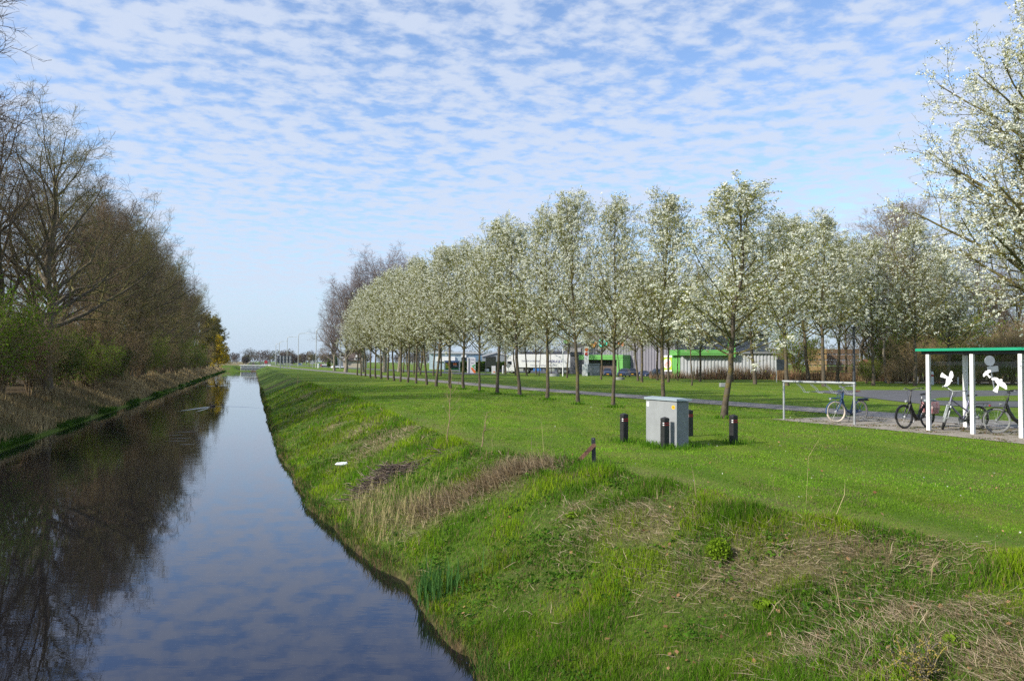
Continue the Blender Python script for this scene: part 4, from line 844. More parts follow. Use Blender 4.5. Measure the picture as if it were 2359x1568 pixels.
p = PT(1110, 1028); small_tree(p, 80 * p.y / FPX, 'short bare twig sapling right of the thin sapling', lean=(.03, 0))
p = PT(684, 886); small_tree(p, 26 * p.y / FPX * 1.0, 'tiny sapling far along the canal bank crest')
p = PT(888, 1108); g = NPM(); n = 300; az = rng.random(n) * 6.28; c = np.stack([rng.normal(size=n) * .38, rng.normal(size=n) * .30, np.zeros(n)], 1); c[:, 2] = .30 * np.exp(-(c[:, 0] ** 2 + c[:, 1] ** 2) / .16) * rng.random(n)
hz0 = np.array([G(p.x + q[0], p.y + q[1]) - p.z for q in c]); el = rng.normal(size=n) * .25; d = np.stack([np.cos(az) * np.cos(el), np.sin(az) * np.cos(el) * .6, np.sin(el)], 1); Ln = rng.uniform(.25, .8, n)[:, None]; c[:, 2] += hz0 + .04
add_tubes(g, np.stack([c - d * Ln / 2, c + rng.normal(size=(n, 3)) * .02, c + d * Ln / 2], 1), np.repeat(rng.uniform(.004, .010, n)[:, None], 3, 1), 4)
tw_ = 1; hp = link('twig_heap', g.mesh('twig_heap', [mat('dead_twig', (.085, .06, .045), .9, .4, 9, second=(.25, .2, .16))])); hp.location = p; tag(hp, 'heap of dark dead twigs lying on the canal bank', 'twig heap')
def leafy_clump(name, px, py, r, h, mt, n, lsz, lab, cat='plant'):
    p = PT(px, py); g = NPM(); d = rand_dirs(n) * rng.random((n, 1)) ** .35; d[:, 2] = np.abs(d[:, 2]); c = d * np.array([r, r, h]); add_leaves(g, c, lsz * rng.uniform(.6, 1.3, n), 0, .7)
    st = rng.integers(0, n, 60); b = c[st] * np.array([.35, .35, 0]); add_tubes(g, np.stack([b, (b + c[st]) / 2, c[st]], 1), np.full((60, 3), .004), 3); o = link(name, g.mesh(name, [mt])); o.location = p; return tag(o, lab, cat)
leafy_clump('bush', 1655, 1285, .17, .24, LEAFG, 1700, .03, 'round dense green herb clump on the near bank slope', 'plant')
for i, (px, py, lab) in enumerate(((1310 + 900, 1480, 'broad-leaved weed among straw at the lower right'), (1905, 1535, 'dark leafy weed at the bottom edge'), (1760, 1395, 'small leafy weed on the near bank'), (1320, 1190, 'small weed below the stake'), (2310, 1300, 'leafy weed at the right edge of the bank crest'))):
    leafy_clump('weed', px, py, .13, .07, LEAFG, 90, .07, lab)
for i, (px, py) in enumerate(((2075, 1545), (2120, 1560), (2175, 1540), (2200, 1520))):
    pass
p = PT(2130, 1580); o = thing('lichen_shrub', p, 'low dead shrub with yellow lichen on its twigs at the lower right', 'shrub')
LICH = mat('yellow_lichen', (.30, .24, .04), .9, .4, 60, second=(.13, .11, .09), sec=(.45, .55))
st = 9; Bs = np.empty((st, 6, 3)); Rs = np.empty((st, 6)); q = np.linspace(0, 1, 6)
for i in range(st):
    az_ = rng.random() * 6.28; sp = rng.uniform(.08, .28); Bs[i] = np.stack([math.cos(az_) * sp * q, math.sin(az_) * sp * q, .30 * rng.uniform(.6, 1) * q], 1) + rng.normal(size=(6, 3)) * .012; Rs[i] = np.linspace(.008, .004, 6)
B1, R1 = sprout(Bs, Rs, 6, .3, 1, .7, lambda t, pl: pl * .4, 4, .2, .05, .8, .005); tr = NPM(); add_tubes(tr, Bs, Rs, 5); cr = NPM(); add_tubes(cr, B1, R1, 5)
i = rng.integers(0, len(B1), 900); add_leaves(cr, B1[i, rng.integers(0, 4, 900)] + rng.normal(size=(900, 3)) * .008, .014, 0)
link('stems', tr.mesh('lichen_stems', [LICH]), o); link('twigs', cr.mesh('lichen_twigs', [LICH]), o)
p = PT(788, 1074); m = MB(); rr = random.Random(3)
ring = lambda s, z: [(math.cos(a_) * s * (1 + .3 * rr.random()) * 1.6, math.sin(a_) * s * (1 + .3 * rr.random()), z + rr.random() * .03) for a_ in [i * .785 for i in range(8)]]
m.loft([ring(.06, 0), ring(.10, .05), ring(.07, .09)]); lt = m.build('plastic_litter', mat('crumpled_plastic', (.75, .77, .78), .3, .1, 20), smooth=False); lt.location = p; tag(lt, 'crumpled white plastic litter lying low on the canal bank', 'litter')
# ------------------------------------------------------------------ ducks
def duck(loc, lab, rz):
    o = thing('duck', loc, lab, 'duck', 'ducks swimming on the canal', rz)
    prof = [(.001, -.21), (.04, -.19), (.085, -.10), (.10, 0), (.09, .09), (.055, .16), (.001, .19)]
    T = Matrix(((0, 0, 1), (1, 0, 0), (0, .8, 0))); m = MB()
    m.lathe(prof, 12, (0, 0, .045), T=T, cap=False)
    m.tube([(.13, 0, .06), (.17, 0, .13), (.185, 0, .19)], [.045, .032, .03], 8); m.lathe([(.001, -.05), (.035, -.03), (.042, 0), (.03, .035), (.001, .05)], 10, (.195, 0, .215), T=T, cap=False)
    m.build('body', mat('dark_plumage', (.04, .032, .026), .7, .4, 12), o, smooth=True)
    MB().bar((.235, 0, .205), (.29, 0, .195), .025, .014).build('bill', mat('duck_bill', (.35, .25, .05), .5), o)
duck(D1, 'dark duck swimming with a wide wake, nearer one', R(200)); duck(D2, 'dark duck swimming farther away near the far dam', R(185))

# ------------------------------------------------------------------ pipe bicycle rack
pL = P(1805, 966); pR = P(1967.5, 978); ax = (pR - pL); LR = ax.length; ax.normalize(); zb = .5 * ((966 - 880) * pL.y + (978 - 881) * pR.y) / FPX
o = thing('bicycle_rack', pL, 'galvanised pipe bicycle rack with hanging hooks on the paved strip', 'bicycle rack', rz=math.atan2(ax.y, ax.x))
MB().tube([(-.04, 0, zb), (LR + .04, 0, zb)], .042, 12).build('top_rail', M_GALV, o, smooth=True)
for x in (0, LR): MB().tube([(x, 0, -.05), (x, 0, zb - .02)], .036, 12).build('leg', M_GALV, o, smooth=True)
for i in range(4):
    x = LR * (.2 + .2 * i); hk = MB()
    for s in (-.035, .035): hk.tube([(x + s, 0, zb - .03), (x + s, .05, zb - .09), (x + s + .1, .14, zb - .2), (x + s + .16, .2, zb - .34), (x + s + .24, .24, zb - .36), (x + s + .28, .25, zb - .32)], .009, 6)
    hk.build('hook', M_GALV, o, smooth=True)
# ------------------------------------------------------------------ dark pole behind the rack
p = P(1966.5, 889); o = thing('lamp_post', p, 'dark painted lamp post rising behind the bicycle rack into the blossoms', 'lamp post'); p.y
MB().lathe([(.125, -.05), (.125, 1.2), (.11, 1.25), (.10, 4.9), (.09, 5.0)], 14).build('pole', mat('anthracite_paint', (.035, .037, .04), .5), o, smooth=True)
MB().lathe([(.06, 5.0), (.20, 5.06), (.22, 5.12), (.16, 5.2), (.02, 5.24)], 16).build('lantern', mat('anthracite_paint', (.035, .037, .04), .5), o, smooth=True)

# ------------------------------------------------------------------ bicycle shelter
q1 = P(2139, 991.5); q2 = P(2236.5, 999.5); q3 = P(2352.5, 1009); qb = P(2224, 984)
dirx = (q3 - q1).normalized(); nrm = Vector((dirx.y, -dirx.x, 0))          # nrm points to the lawn side
if nrm.y > 0: nrm = -nrm
spc = (q3 - q1).length / 2; bk = abs((qb - q1).dot(nrm))
o = thing('bicycle_shelter', q1, 'open bicycle shelter with white posts, green roof edge and white bird stickers', 'shelter', rz=math.atan2(dirx.y, dirx.x)); Wi = o.matrix_basis.inverted()
HS = 2.20
yb = bk if (Matrix.Rotation(-math.atan2(dirx.y, dirx.x), 3, 'Z') @ (-nrm)).y > 0 else -bk; sgn = 1 if yb > 0 else -1
for i in range(4): MB().box((spc * i, 0, HS / 2), (.10, .10, HS)).build('post', M_WHITE, o, bevel=.006)
xb = (Matrix.Rotation(-math.atan2(dirx.y, dirx.x), 3, 'Z') @ (qb - q1)).x
for i in range(2): MB().box((xb + spc * 2.4 * i, yb, HS / 2), (.11, .11, HS)).build('post', M_WHITE, o, bevel=.006)
x0, x1 = -.28, spc * 3 + .3; y0, y1 = -.16 * sgn, yb + .35 * sgn
MB().box(((x0 + x1) / 2, (y0 + y1) / 2, HS + .13), (x1 - x0 - .02, abs(y1 - y0) - .02, .05)).build('roof', M_ROOF, o)
MB().box(((x0 + x1) / 2, y0, HS + .13), (x1 - x0, .03, .075)).box(((x0 + x1) / 2, y1, HS + .13), (x1 - x0, .03, .075)).box((x0, (y0 + y1) / 2, HS + .13), (.03, abs(y1 - y0), .075)).box((x1, (y0 + y1) / 2, HS + .13), (.03, abs(y1 - y0), .075)).build('roof_fascia', M_GREEN, o)
for yy in (0, yb): MB().box(((x0 + x1) / 2, yy, HS + .05), (x1 - x0 - .2, .07, .1)).build('roof_beam', M_DRUB, o)
PW_ = 'glass_pane'; panes = []
for i in range(3): panes.append(MB().box((spc * (i + .5), 0, 1.15), (spc - .11, .008, 1.7)).build(PW_, M_GLASS, o))
def bird(pxs, parent):
    pts = [Wi @ PN(px, py, q1 + nrm * .008, nrm) for px, py in pxs]; MB().prism(pts, (0, -.003 * sgn, 0)).build('bird_sticker', mat('white_sticker_film', (.85, .85, .86), .5, .02, 3), parent)
def Z3(pts): return [((3440 + x / 3.7325) * .61408, (1260 + y / 3.7325) * .61408) for x, y in pts]
bird(Z3([(345, 510), (416, 563), (440, 570), (450, 520), (468, 488), (490, 495), (504, 545), (498, 580), (474, 604), (493, 630), (466, 640), (455, 672), (420, 700), (385, 707), (373, 696), (395, 668), (400, 620), (404, 594), (318, 570), (330, 530)]), panes[0])
bird(Z3([(963, 490), (985, 474), (1012, 472), (1030, 482), (1026, 508), (1004, 514), (985, 536), (1034, 572), (1008, 591), (975, 545), (945, 556), (938, 572), (918, 566), (920, 530), (946, 502), (945, 492)]), panes[1])
bird(Z3([(1032, 598), (1070, 578), (1110, 580), (1150, 608), (1168, 600), (1188, 606), (1186, 636), (1225, 660), (1250, 700), (1256, 742), (1236, 746), (1200, 722), (1160, 700), (1144, 690), (1118, 795), (1052, 762), (1122, 682), (1100, 650), (1078, 618), (1040, 612)]), panes[1])

# ------------------------------------------------------------------ bicycles
def bicycle(loc, rz, lab, frame_m, tyre_m, steer=0.0, kind='omafiets', rear_carrier=True, lean=0.0):
    o = thing('bicycle', loc, lab, 'bicycle', 'bicycles parked by the shelter', rz); o.rotation_euler = (lean, 0, rz)
    r = .345; WB = 1.12
    head_t = Vector((.82, 0, .98)); head_b = Vector((.91, 0, .70)); axis = (head_t - head_b).normalized()
    S = Matrix.Translation(head_b) @ Matrix.Rotation(steer, 4, axis) @ Matrix.Translation(-head_b)
    bb = Vector((.46, 0, .30)); st_t = Vector((.27, 0, .86)); ra = Vector((0, 0, r)); fa = Vector((WB, 0, r))
    f = MB()
    if kind == 'omafiets':
        f.tube([head_t - axis * .06, (.84, 0, .78), (.74, 0, .50), (.60, 0, .36), bb], .025, 10); f.tube([head_b + axis * .02, (.80, 0, .56), (.66, 0, .40), bb], .023, 10)
    elif kind == 'ebike':
        f.tube([head_b + axis * .12, (.80, 0, .60), (.68, 0, .40), (.58, 0, .33), bb], [.042, .05, .054, .06, .065], 12); f.lathe([(.07, -.06), (.085, -.03), (.085, .03), (.07, .06)], 14, bb, T=Matrix.Rotation(R(90), 3, 'X'))
    else:
        f.tube([head_t - axis * .10, (.3, 0, .52)], .022, 10); f.tube([head_b + axis * .04, bb], .029, 10)
    f.tube([bb, st_t], .022, 10); f.tube([head_t, head_b], .028, 10)
    for s in (-1, 1):
        f.tube([bb + Vector((0, .03 * s, 0)), ra + Vector((0, .065 * s, 0))], .011, 8); f.tube([st_t + Vector((.02, .02 * s, -.12)), ra + Vector((0, .065 * s, 0))], .009, 8)
    f.build('frame', frame_m, o, smooth=True)
    MB().tube([st_t + (bb - st_t) * .1, st_t + Vector((-.03, 0, .13))], .0135, 8).build('seat_post', M_CHROME, o, smooth=True)
    sd = MB(); rings = []
    for x, w, z, h in ((-.19, .03, .0, .015), (-.17, .09, .012, .035), (-.10, .105, .015, .045), (0, .06, .01, .04), (.08, .03, .0, .03), (.12, .012, -.005, .012)):
        rings.append([(.23 + x, w, 1.0 + z - h * .4), (.23 + x, w * .7, 1.0 + z + h * .4), (.23 + x, 0, 1.0 + z + h * .5), (.23 + x, -w * .7, 1.0 + z + h * .4), (.23 + x, -w, 1.0 + z - h * .4), (.23 + x, 0, 1.0 + z - h)])
    sd.loft(rings).build('saddle', M_LEATH if kind == 'omafiets' else M_DRUB, o, smooth=True)
    def wheel(c, M, front):
        w = MB(M); w.torus(c, r - .035, .011, 40, 6, sq=1.2); w.lathe([(.02, -.05), (.045 if not front or kind != 'ebike' else .03, -.03), (.045, .03), (.02, .05)], 12, c, T=Matrix.Rotation(R(90), 3, 'X'))
        for k in range(18):
            a_ = k * 2 * math.pi / 18; s = .03 * (1 if k % 2 else -1); b_ = a_ + (.5 if (k // 2) % 2 else -.5)
            w.tube([Vector(c) + Vector((.03 * math.cos(b_), s, .03 * math.sin(b_))), Vector(c) + Vector(((r - .04) * math.cos(a_), 0, (r - .04) * math.sin(a_)))], .0022, 4, cap=False)
        wo_ = w.build('wheel', M_CHROME, o, smooth=True)
        MB(M).torus(c, r - .026, .030, 44, 8).build('tyre', tyre_m, wo_, smooth=True)
        g = MB(M); n = 22; a0, a1 = (R(-10), R(150)) if front else (R(20), R(215)); rs = []
        for i in range(n):
            a_ = a0 + (a1 - a0) * i / (n - 1); rr_ = r + .018
            rs.append([Vector(c) + Vector((rr_ * math.cos(a_) * q, y, rr_ * math.sin(a_) * q)) for y, q in ((-.03, .97), (-.02, 1.0), (.02, 1.0), (.03, .97))])
        g.loft(rs, closed=False, cap=False); md = g.build('mudguard', frame_m if kind != 'sport' else M_CHROME, o, smooth=True, fixn=False); md.modifiers.new('solid', 'SOLIDIFY').thickness = .003
    I4 = Matrix.Identity(4); wheel(ra, I4, False); wheel(fa, S, True)
    fk = MB(S)
    for s in (-1, 1): fk.tube([head_b + Vector((0, .05 * s, .01)), Vector((1.0, .055 * s, .52)), fa + Vector((0, .06 * s, 0))], [.021, .019, .014], 8)
    fk.bar(head_b + Vector((0, -.06, .01)), head_b + Vector((0, .06, .01)), .03, .03); fk.build('fork', frame_m if kind != 'sport' else M_CHROME, o, smooth=True)
    stem = head_t + axis * .16; hb = MB(S); hb.tube([head_t, stem], .014, 8)
    sweep = .24 if kind == 'omafiets' else .14; bw = .31; zr = .03 if kind == 'omafiets' else .05
    pts = [Vector((-sweep, -bw, zr)), Vector((-sweep * .45, -bw * .93, zr + .01)), Vector((.03, -bw * .55, zr)), Vector((.04, 0, -.01)), Vector((.03, bw * .55, zr)), Vector((-sweep * .45, bw * .93, zr + .01)), Vector((-sweep, bw, zr))]
    hb.tube([stem + v for v in pts], .015, 8); hbo = hb.build('handlebar', M_CHROME if kind != 'ebike' else M_DRUB, o, smooth=True)
    for s in (0, 1):
        a_, b_ = (pts[0], pts[1]) if s == 0 else (pts[6], pts[5]); MB(S).tube([stem + a_ + (a_ - b_) * .1, stem + a_.lerp(b_, .75)], .0175, 10).build('grip', M_LEATH if kind == 'omafiets' else M_DRUB, hbo, smooth=True)
        bl = MB(S); bl.tube([stem + a_.lerp(b_, .95) + Vector((.02, 0, -.01)), stem + a_.lerp(b_, .6) + Vector((.06, 0, -.03)), stem + a_ + Vector((.07, 0, -.035))], .006, 6); bl.build('brake_lever', M_CHROME, hbo, smooth=True)
    MB(S).tube([stem + Vector((.03, .1, 0)), stem + Vector((.10, .08, -.06)), stem + Vector((.09, .05, -.22)), head_b + Vector((.03, .03, .02))], .004, 5).tube([stem + Vector((.03, -.1, 0)), stem + Vector((.12, -.06, -.08)), stem + Vector((.08, -.04, -.25)), head_b + Vector((0, -.03, 0))], .004, 5).build('cable', M_DRUB, o, smooth=True)
    # drive train
    MB().lathe([(.085, .052), (.095, .056), (.095, .060), (.085, .064)], 24, bb, T=Matrix.Rotation(R(90), 3, 'X')).build('chainring', M_CHROME, o)
    cg = MB(); n = 14; c_ = [bb + Vector((.10 * math.cos(a_), -.06, .10 * math.sin(a_))) for a_ in [R(-90 + 180 * i / n) for i in range(n + 1)]] + [ra + Vector((.055 * math.cos(a_), -.06, .055 * math.sin(a_))) for a_ in [R(90 + 180 * i / n) for i in range(n + 1)]]
    cg.prism(c_, (0, -.02, 0)); cg.build('chain_guard', frame_m if kind == 'omafiets' else M_DRUB, o)
    cr_ = MB(); cr_.bar(bb + Vector((0, -.09, 0)), bb + Vector((.08, -.10, -.15)), .016, .022, up=(0, 1, 0)).bar(bb + Vector((0, .07, 0)), bb + Vector((-.08, .085, .15)), .016, .022, up=(0, 1, 0)); co = cr_.build('crank', M_CHROME, o)
    for c_ in (bb + Vector((.08, -.15, -.15)), bb + Vector((-.08, .135, .15))): MB().box(c_, (.095, .09, .022)).build('pedal', M_DRUB, co)
    # carrier
    rk = MB()
    for s in (-.065, .065): rk.tube([(.17, s * .6, .74), (.06, s, .755), (-.36, s, .765), (-.40, s * .6, .765)], .008, 6); rk.tube([(-.28, s, .765), (-.02, s * 1.05, r)], .006, 6)
    for x in (-.40, -.25, -.1, .04): rk.tube([(x, -.065, .763), (x, .065, .763)], .006, 6)
    ro = rk.build('rear_carrier', frame_m if kind == 'omafiets' else M_DRUB, o, smooth=True)
    MB().box((-.405, 0, .70), (.03, .07, .04)).build('tail_light', M_RED, ro, bevel=.006)
    if kind in ('omafiets', 'ebike'): MB().box((-.14, 0, .715), (.40, .11, .075)).build('battery', M_DRUB, o, bevel=.012)
    if kind == 'omafiets':
        b = MB(S); x0, x1 = .94, 1.24
        for y in (-.16, -.08, 0, .08, .16): b.tube([(x0, y, .765), (x1, y, .80)], .006, 6); b.tube([(x0, y, .765), (x0 - .06, y, 1.05)], .006, 6)
        b.tube([(x0, -.17, .765), (x1, -.17, .80), (x1 + .01, 0, .80), (x1, .17, .80), (x0, .17, .765)], .009, 6); b.tube([(x0, -.17, .765), (x0 - .03, -.17, .90), (x0 - .06, -.14, 1.06), (x0 - .06, .14, 1.06), (x0 - .03, .17, .90), (x0, .17, .765)], .009, 6)
        for q in (.25, .5, .75): b.tube([(x0 + (x1 - x0) * q, -.165, .765 + .035 * q), (x0 + (x1 - x0) * q, .165, .765 + .035 * q)], .005, 6); b.tube([(x0 - .06 * q, -.16, .765 + .29 * q), (x0 - .06 * q, .16, .765 + .29 * q)], .005, 6)
        for s in (-.1, .1): b.tube([(x1 - .06, s, .79), fa + Vector((0, s * .7, 0))], .006, 6)
        b.build('front_carrier', frame_m, o, smooth=True); lx = (1.27, 0, .76)
    else: lx = (1.0, 0, .80)
    lm = MB(S); lm.lathe([(.022, -.03), (.034, .0), (.036, .035), (.03, .04)], 12, lx, T=Matrix.Rotation(R(90), 3, 'Y')); lm.build('headlamp', M_CHROME, o, smooth=True)
    ks = MB()
    for s in (-1, 1) if kind == 'omafiets' else (1,): ks.tube([bb + Vector((-.06, .03 * s, -.03)), (bb.x - .10, .15 * s, .01)], .010, 6)
    ks.build('kickstand', M_DRUB, o, smooth=True)
    if kind == 'sport':                                   # suspension boots and dress guard
        MB().tube([st_t + Vector((-.01, 0, .02)), st_t + Vector((-.02, 0, .06))], .022, 8).build('seat_clamp', M_DRUB, o)
    return o
def pannier(o):
    pk = mat('pink_floral_cloth', (.50, .20, .22), .8, .35, 14, second=(.58, .42, .40)); t = MB()
    for s in (-1, 1):
        t.loft([[(-.33, s * .07, .40), (.02, s * .07, .40), (.02, s * .17, .41), (-.33, s * .17, .41)], [(-.36, s * .07, .60), (.04, s * .07, .60), (.04, s * .20, .60), (-.36, s * .20, .60)], [(-.37, s * .07, .76), (.05, s * .07, .76), (.05, s * .15, .76), (-.37, s * .15, .76)]])
    g = t.build('bicycle_bag', pk, None, bevel=.02); g.matrix_world = o.matrix_basis; tag(g, 'pink floral double pannier bag hung over the dark bicycle carrier', 'pannier bag')
    c = MB().box((-.16, 0, .80), (.40, .18, .08)).build('folded_cover', mat('grey_cover', (.30, .38, .38), .6, .2, 9), None, bevel=.03); c.matrix_world = o.matrix_basis; tag(c, 'grey-green folded cover lying on the pink bag', 'cover')
BLUEF = mat('blue_frame_paint', (.03, .075, .17), .35, .12, 4); BLKF = mat('black_frame_paint', (.012, .012, .014), .4, .2, 4); SILF = mat('silver_violet_paint', (.16, .15, .22), .3, .15, 4, metal=.4)
def place_bike(fpx, fpy, a, **kw):
    p = P(fpx, fpy, .012); d = Vector((math.cos(R(a)), math.sin(R(a)), 0)); rear = p + d * 1.12
    return bicycle(rear, math.atan2(-d.y, -d.x), **kw)
place_bike(1926, 972.5, 27, lab='blue bicycle with cream tyres and front carrier parked by the pipe rack', frame_m=BLUEF, tyre_m=M_CREAM, steer=R(-16), kind='omafiets')
b2 = place_bike(2083, 986.5, 30, lab='black electric bicycle carrying a pink bag, left of the first shelter post', frame_m=BLKF, tyre_m=M_RUB, steer=R(-8), kind='ebike'); bpy.context.view_layer.update(); pannier(b2)
place_bike(2171, 989.3, 8, lab='silver sports bicycle parked between the first two shelter posts', frame_m=SILF, tyre_m=M_RUB, steer=R(50), kind='sport')
place_bike(2296, 997.2, -6, lab='black electric bicycle at the right edge behind the third shelter post', frame_m=BLKF, tyre_m=mat('grey_tyre', (.22, .22, .22), .8), steer=R(-14), kind='ebike')
# more parked bike partly cut by the right edge
# ------------------------------------------------------------------ far things, each set on the ground under its base
def at(px, py): return PT(px, py)
def px2m(p): return p.y / FPX
M_SIGNB = mat('sign_back_grey', (.30, .32, .34), .5, .1, 3, metal=.3)
M_ANTH = mat('anthracite_sheet', (.06, .065, .08), .6, .1, 3)
M_GCLAD = mat('violet_grey_cladding', (.20, .195, .225), .5, .06, 2)
M_LIME = mat('lime_green_sheet', (.14, .40, .10), .45, .06, 2)
M_LGREY = mat('light_grey_cladding', (.46, .48, .50), .5, .07, 1.5)
M_BRICK = mat('brown_brick', (.10, .075, .065), .8, .2, 6)
M_PALEB = mat('pale_blue_cladding', (.42, .52, .58), .6, .06, 1.5)
M_ORNG = mat('orange_sign', (.70, .16, .03), .5, .12, 3); M_ORL = mat('orange_light', (.80, .38, .10), .5, .1, 3); M_TEAL = mat('teal_sign', (.05, .50, .38), .5, .06, 3)
M_WIN = mat('dark_window', (.015, .02, .028), .12, .1, 3, spec=.8); M_RTILE = mat('red_roof_tile', (.30, .085, .05), .8, .2, 4); M_BTILE = mat('brown_roof', (.075, .055, .045), .85, .2, 4)
M_CRATE_LIT = mat('sunlit_timber', (.50, .34, .15), .8, .2, 5, second=(.40, .25, .10)); M_CRATE_SHADE = mat('shaded_timber', (.22, .145, .085), .85, .25, 5)  # one crate timber in two tones: sunlight and shade put into the colour
M_HWALL = mat('beige_render', (.42, .37, .30), .8, .1, 3)
def zigzag(m, p0, p1, z0, z1, pitch=.33, depth=.08, mi=0):
    p0 = Vector(p0); p1 = Vector(p1); t = p1 - p0; L = t.length; t.normalize(); nn = Vector((t.y, -t.x, 0)); n = max(2, int(L / pitch)); pts = []
    for i in range(n):
        x = L * i / n; w = L / n
        for f, d in ((0, 0), (.45, 0), (.55, 1), (.95, 1)): pts.append(p0 + t * (x + w * f) + nn * depth * d)
    pts.append(p1)
    vs = [(p.x, p.y, z0) for p in pts] + [(p.x, p.y, z1) for p in pts]; k = len(pts); m.add(vs, [(i, i + 1, i + 1 + k, i + k) for i in range(k - 1)], mi); return m
# --- shop hall
b0 = at(1352, 862); b1 = at(1556, 866); zb_ = b0.z; dv = Vector((b1.x - b0.x, b1.y - b0.y, 0)); LH = dv.length; kf = px2m(b0)
HH = (862 - 768) * kf
o = thing('shop_hall', b0, 'large violet-grey corrugated shop hall with green portal and orange emblem behind the parking', 'building', rz=math.atan2(dv.y, dv.x))
w = MB(); zigzag(w, (-.5, 0, 0), (LH, 0, 0), -.2, HH, .55, .09); w.box((LH / 2, 14, HH / 2 - .1), (LH - .1, 27.6, HH + .1)).build('wall', M_GCLAD, o)
MB().box((LH / 2 - .2, 14, HH + .15), (LH + 1, 28.6, .3)).build('roof', M_ANTH, o)
def hx(px): return (px - 1352) * kf * LH / ((1556 - 1352) * kf)
def hz(py): return (862 - py) * kf
pf = MB(); xa, xb_ = hx(1352), hx(1458.5); z0, z1 = hz(828.5), hz(817.5)
for i in range(3): pf.box(((xa + xb_) / 2, -1.1 - .05 * (i % 2), z0 + (z1 - z0) * (i + .5) / 3), (xb_ - xa, 1.9, (z1 - z0) / 3 - .05))
for i in range(2): pf.box((xb_ - .3 - .62 * i, -1.1 - .05 * (i % 2), z0 / 2), (.56, 1.9, z0 - .02))
pf.build('portal_frame', M_LIME, o)
MB().box(((xa + xb_) / 2 - .6, -.35, z0 / 2 - .1), (xb_ - xa - 1.4, .4, z0)).build('entrance_wall', M_BRICK, o)
MB().box(((xa + xb_) / 2 - .6, -.62, z0 - .55), (xb_ - xa - 1.4, .3, .6)).build('entrance_lintel', M_ANTH, o)
def hp(pts): return [(hx(x), -.12, hz(y)) for x, y in pts]
def Z2(pts): return [((2180 + x / 10.723) * .61408, (1250 + y / 10.723) * .61408) for x, y in pts]
em = MB(); em.prism(hp(Z2([(460, 520), (560, 430), (655, 460), (540, 605)])), (0, -.1, 0), 0); em.prism(hp(Z2([(570, 425), (600, 350), (690, 370), (690, 420), (655, 455)])), (0, -.1, 0), 1); em.prism(hp(Z2([(345, 395), (400, 375), (515, 425), (450, 510)])), (0, -.1, 0), 2); em.prism(hp(Z2([(500, 340), (570, 335), (560, 395), (520, 400)])), (0, -.1, 0), 3)
em.build('emblem', [M_ORL, M_ORNG, mat('amber_sign', (.85, .45, .05), .5), M_TEAL], o)
text_obj('sign_lettering', 'OP', hz(782) - hz(800) + .55, M_TEAL, o, (hx(1396), -.14, hz(791)), thick=.05, bold=.02)
lt_ = MB()
for poly in ([(1190, 470), (1250, 460), (1265, 540), (1200, 530)], [(1400, 390), (1480, 380), (1500, 490), (1440, 520), (1410, 470)], [(1530, 420), (1640, 395), (1650, 430), (1560, 500)], [(1680, 410), (1800, 400), (1835, 470), (1790, 550), (1740, 520), (1745, 460)]): lt_.prism(hp(Z2(poly)), (0, -.1, 0))
lt_.build('sign_fragment', M_ORNG, o)
# poster with a bunch of carrots
ps = MB(); ps.box((hx(1541.5), -.25, hz(836)), (hx(1550) - hx(1532), .12, hz(820) - hz(852))); po = ps.build('poster', mat('poster_lime', (.40, .55, .03), .5, .05, 3), o)
MB().box((hx(1541.5), -.26, hz(821)), (hx(1550.5) - hx(1531.5), .2, .28)).box((hx(1543), -.26, hz(851)), (hx(1550.5) - hx(1535.5), .2, .26)).build('poster_rail', M_WHITE, po)
cx_, cz_, cr0 = hx(1541), hz(836.2), (hx(1549.5) - hx(1532.5)) / 2
MB().prism([(cx_ + cr0 * math.cos(a_), -.32, cz_ + cr0 * math.sin(a_)) for a_ in [i * math.pi / 16 for i in range(32)]], (0, -.03, 0)).build('poster_disc', M_WHITE, po)
ct = MB()
for i in range(7):
    t_ = i / 6 - .5; a_ = R(-52 - 6 * t_); ox, oz = cx_ + t_ * cr0 * 1.0 + .15, cz_ + t_ * cr0 * .9 - .1; d_ = Vector((math.cos(a_), 0, math.sin(a_))); n_ = Vector((-d_.z, 0, d_.x)); c_ = Vector((ox, -.352, oz)); l_ = cr0 * (.62 - .25 * abs(t_)); w_ = cr0 * .075
    ct.prism([c_ - d_ * l_ + n_ * w_, c_ + d_ * l_ + n_ * w_ * .3, c_ + d_ * l_ - n_ * w_ * .3, c_ - d_ * l_ - n_ * w_], (0, -.02, 0))
ct.build('carrot', mat('carrot_red', (.70, .12, .04), .5, .2, 8), po)
# dark annex with roller door left of the hall, and a long low dark hall
p = at(1322, 861); k = px2m(p); o = thing('shop_annex', p, 'dark anthracite block with grey shutter between the lorry and the shop hall', 'building', rz=math.atan2(dv.y, dv.x)); W_ = 62 * k
MB().box((0, 8, (861 - 790) * k / 2), (W_, 16, (861 - 790) * k)).build('wall', M_ANTH, o); MB().box((6 * k, -.08, (861 - 806) * k), (34 * k, .16, 9 * k)).build('shutter', mat('shutter_grey', (.22, .22, .24), .5), o); MB().box((6 * k, -.08, (861 - 815.5) * k), (34 * k, .16, 8 * k)).build('window', M_WIN, o); MB().box((-20 * k, -.2, (861 - 787) * k), (16 * k, .5, 7 * k)).build('green_panel', M_LIME, o)
p = at(1250, 858); k = px2m(p); o = thing('far_hall', farther(p, 30), 'long low grey-blue hall roofline behind the white lorry', 'building'); w = MB(); zigzag(w, (-62 * k, 0, 0), (75 * k, 0, 0), 0, 50 * k, .8, .1); w.box((5 * k, 10, 24.8 * k), (136 * k, 19.6, 49.6 * k)).build('wall', mat('slate_cladding', (.13, .15, .18), .5), o); MB().box((5 * k, 10, 50.5 * k), (139 * k, 21, .5)).build('roof', M_ANTH, o)
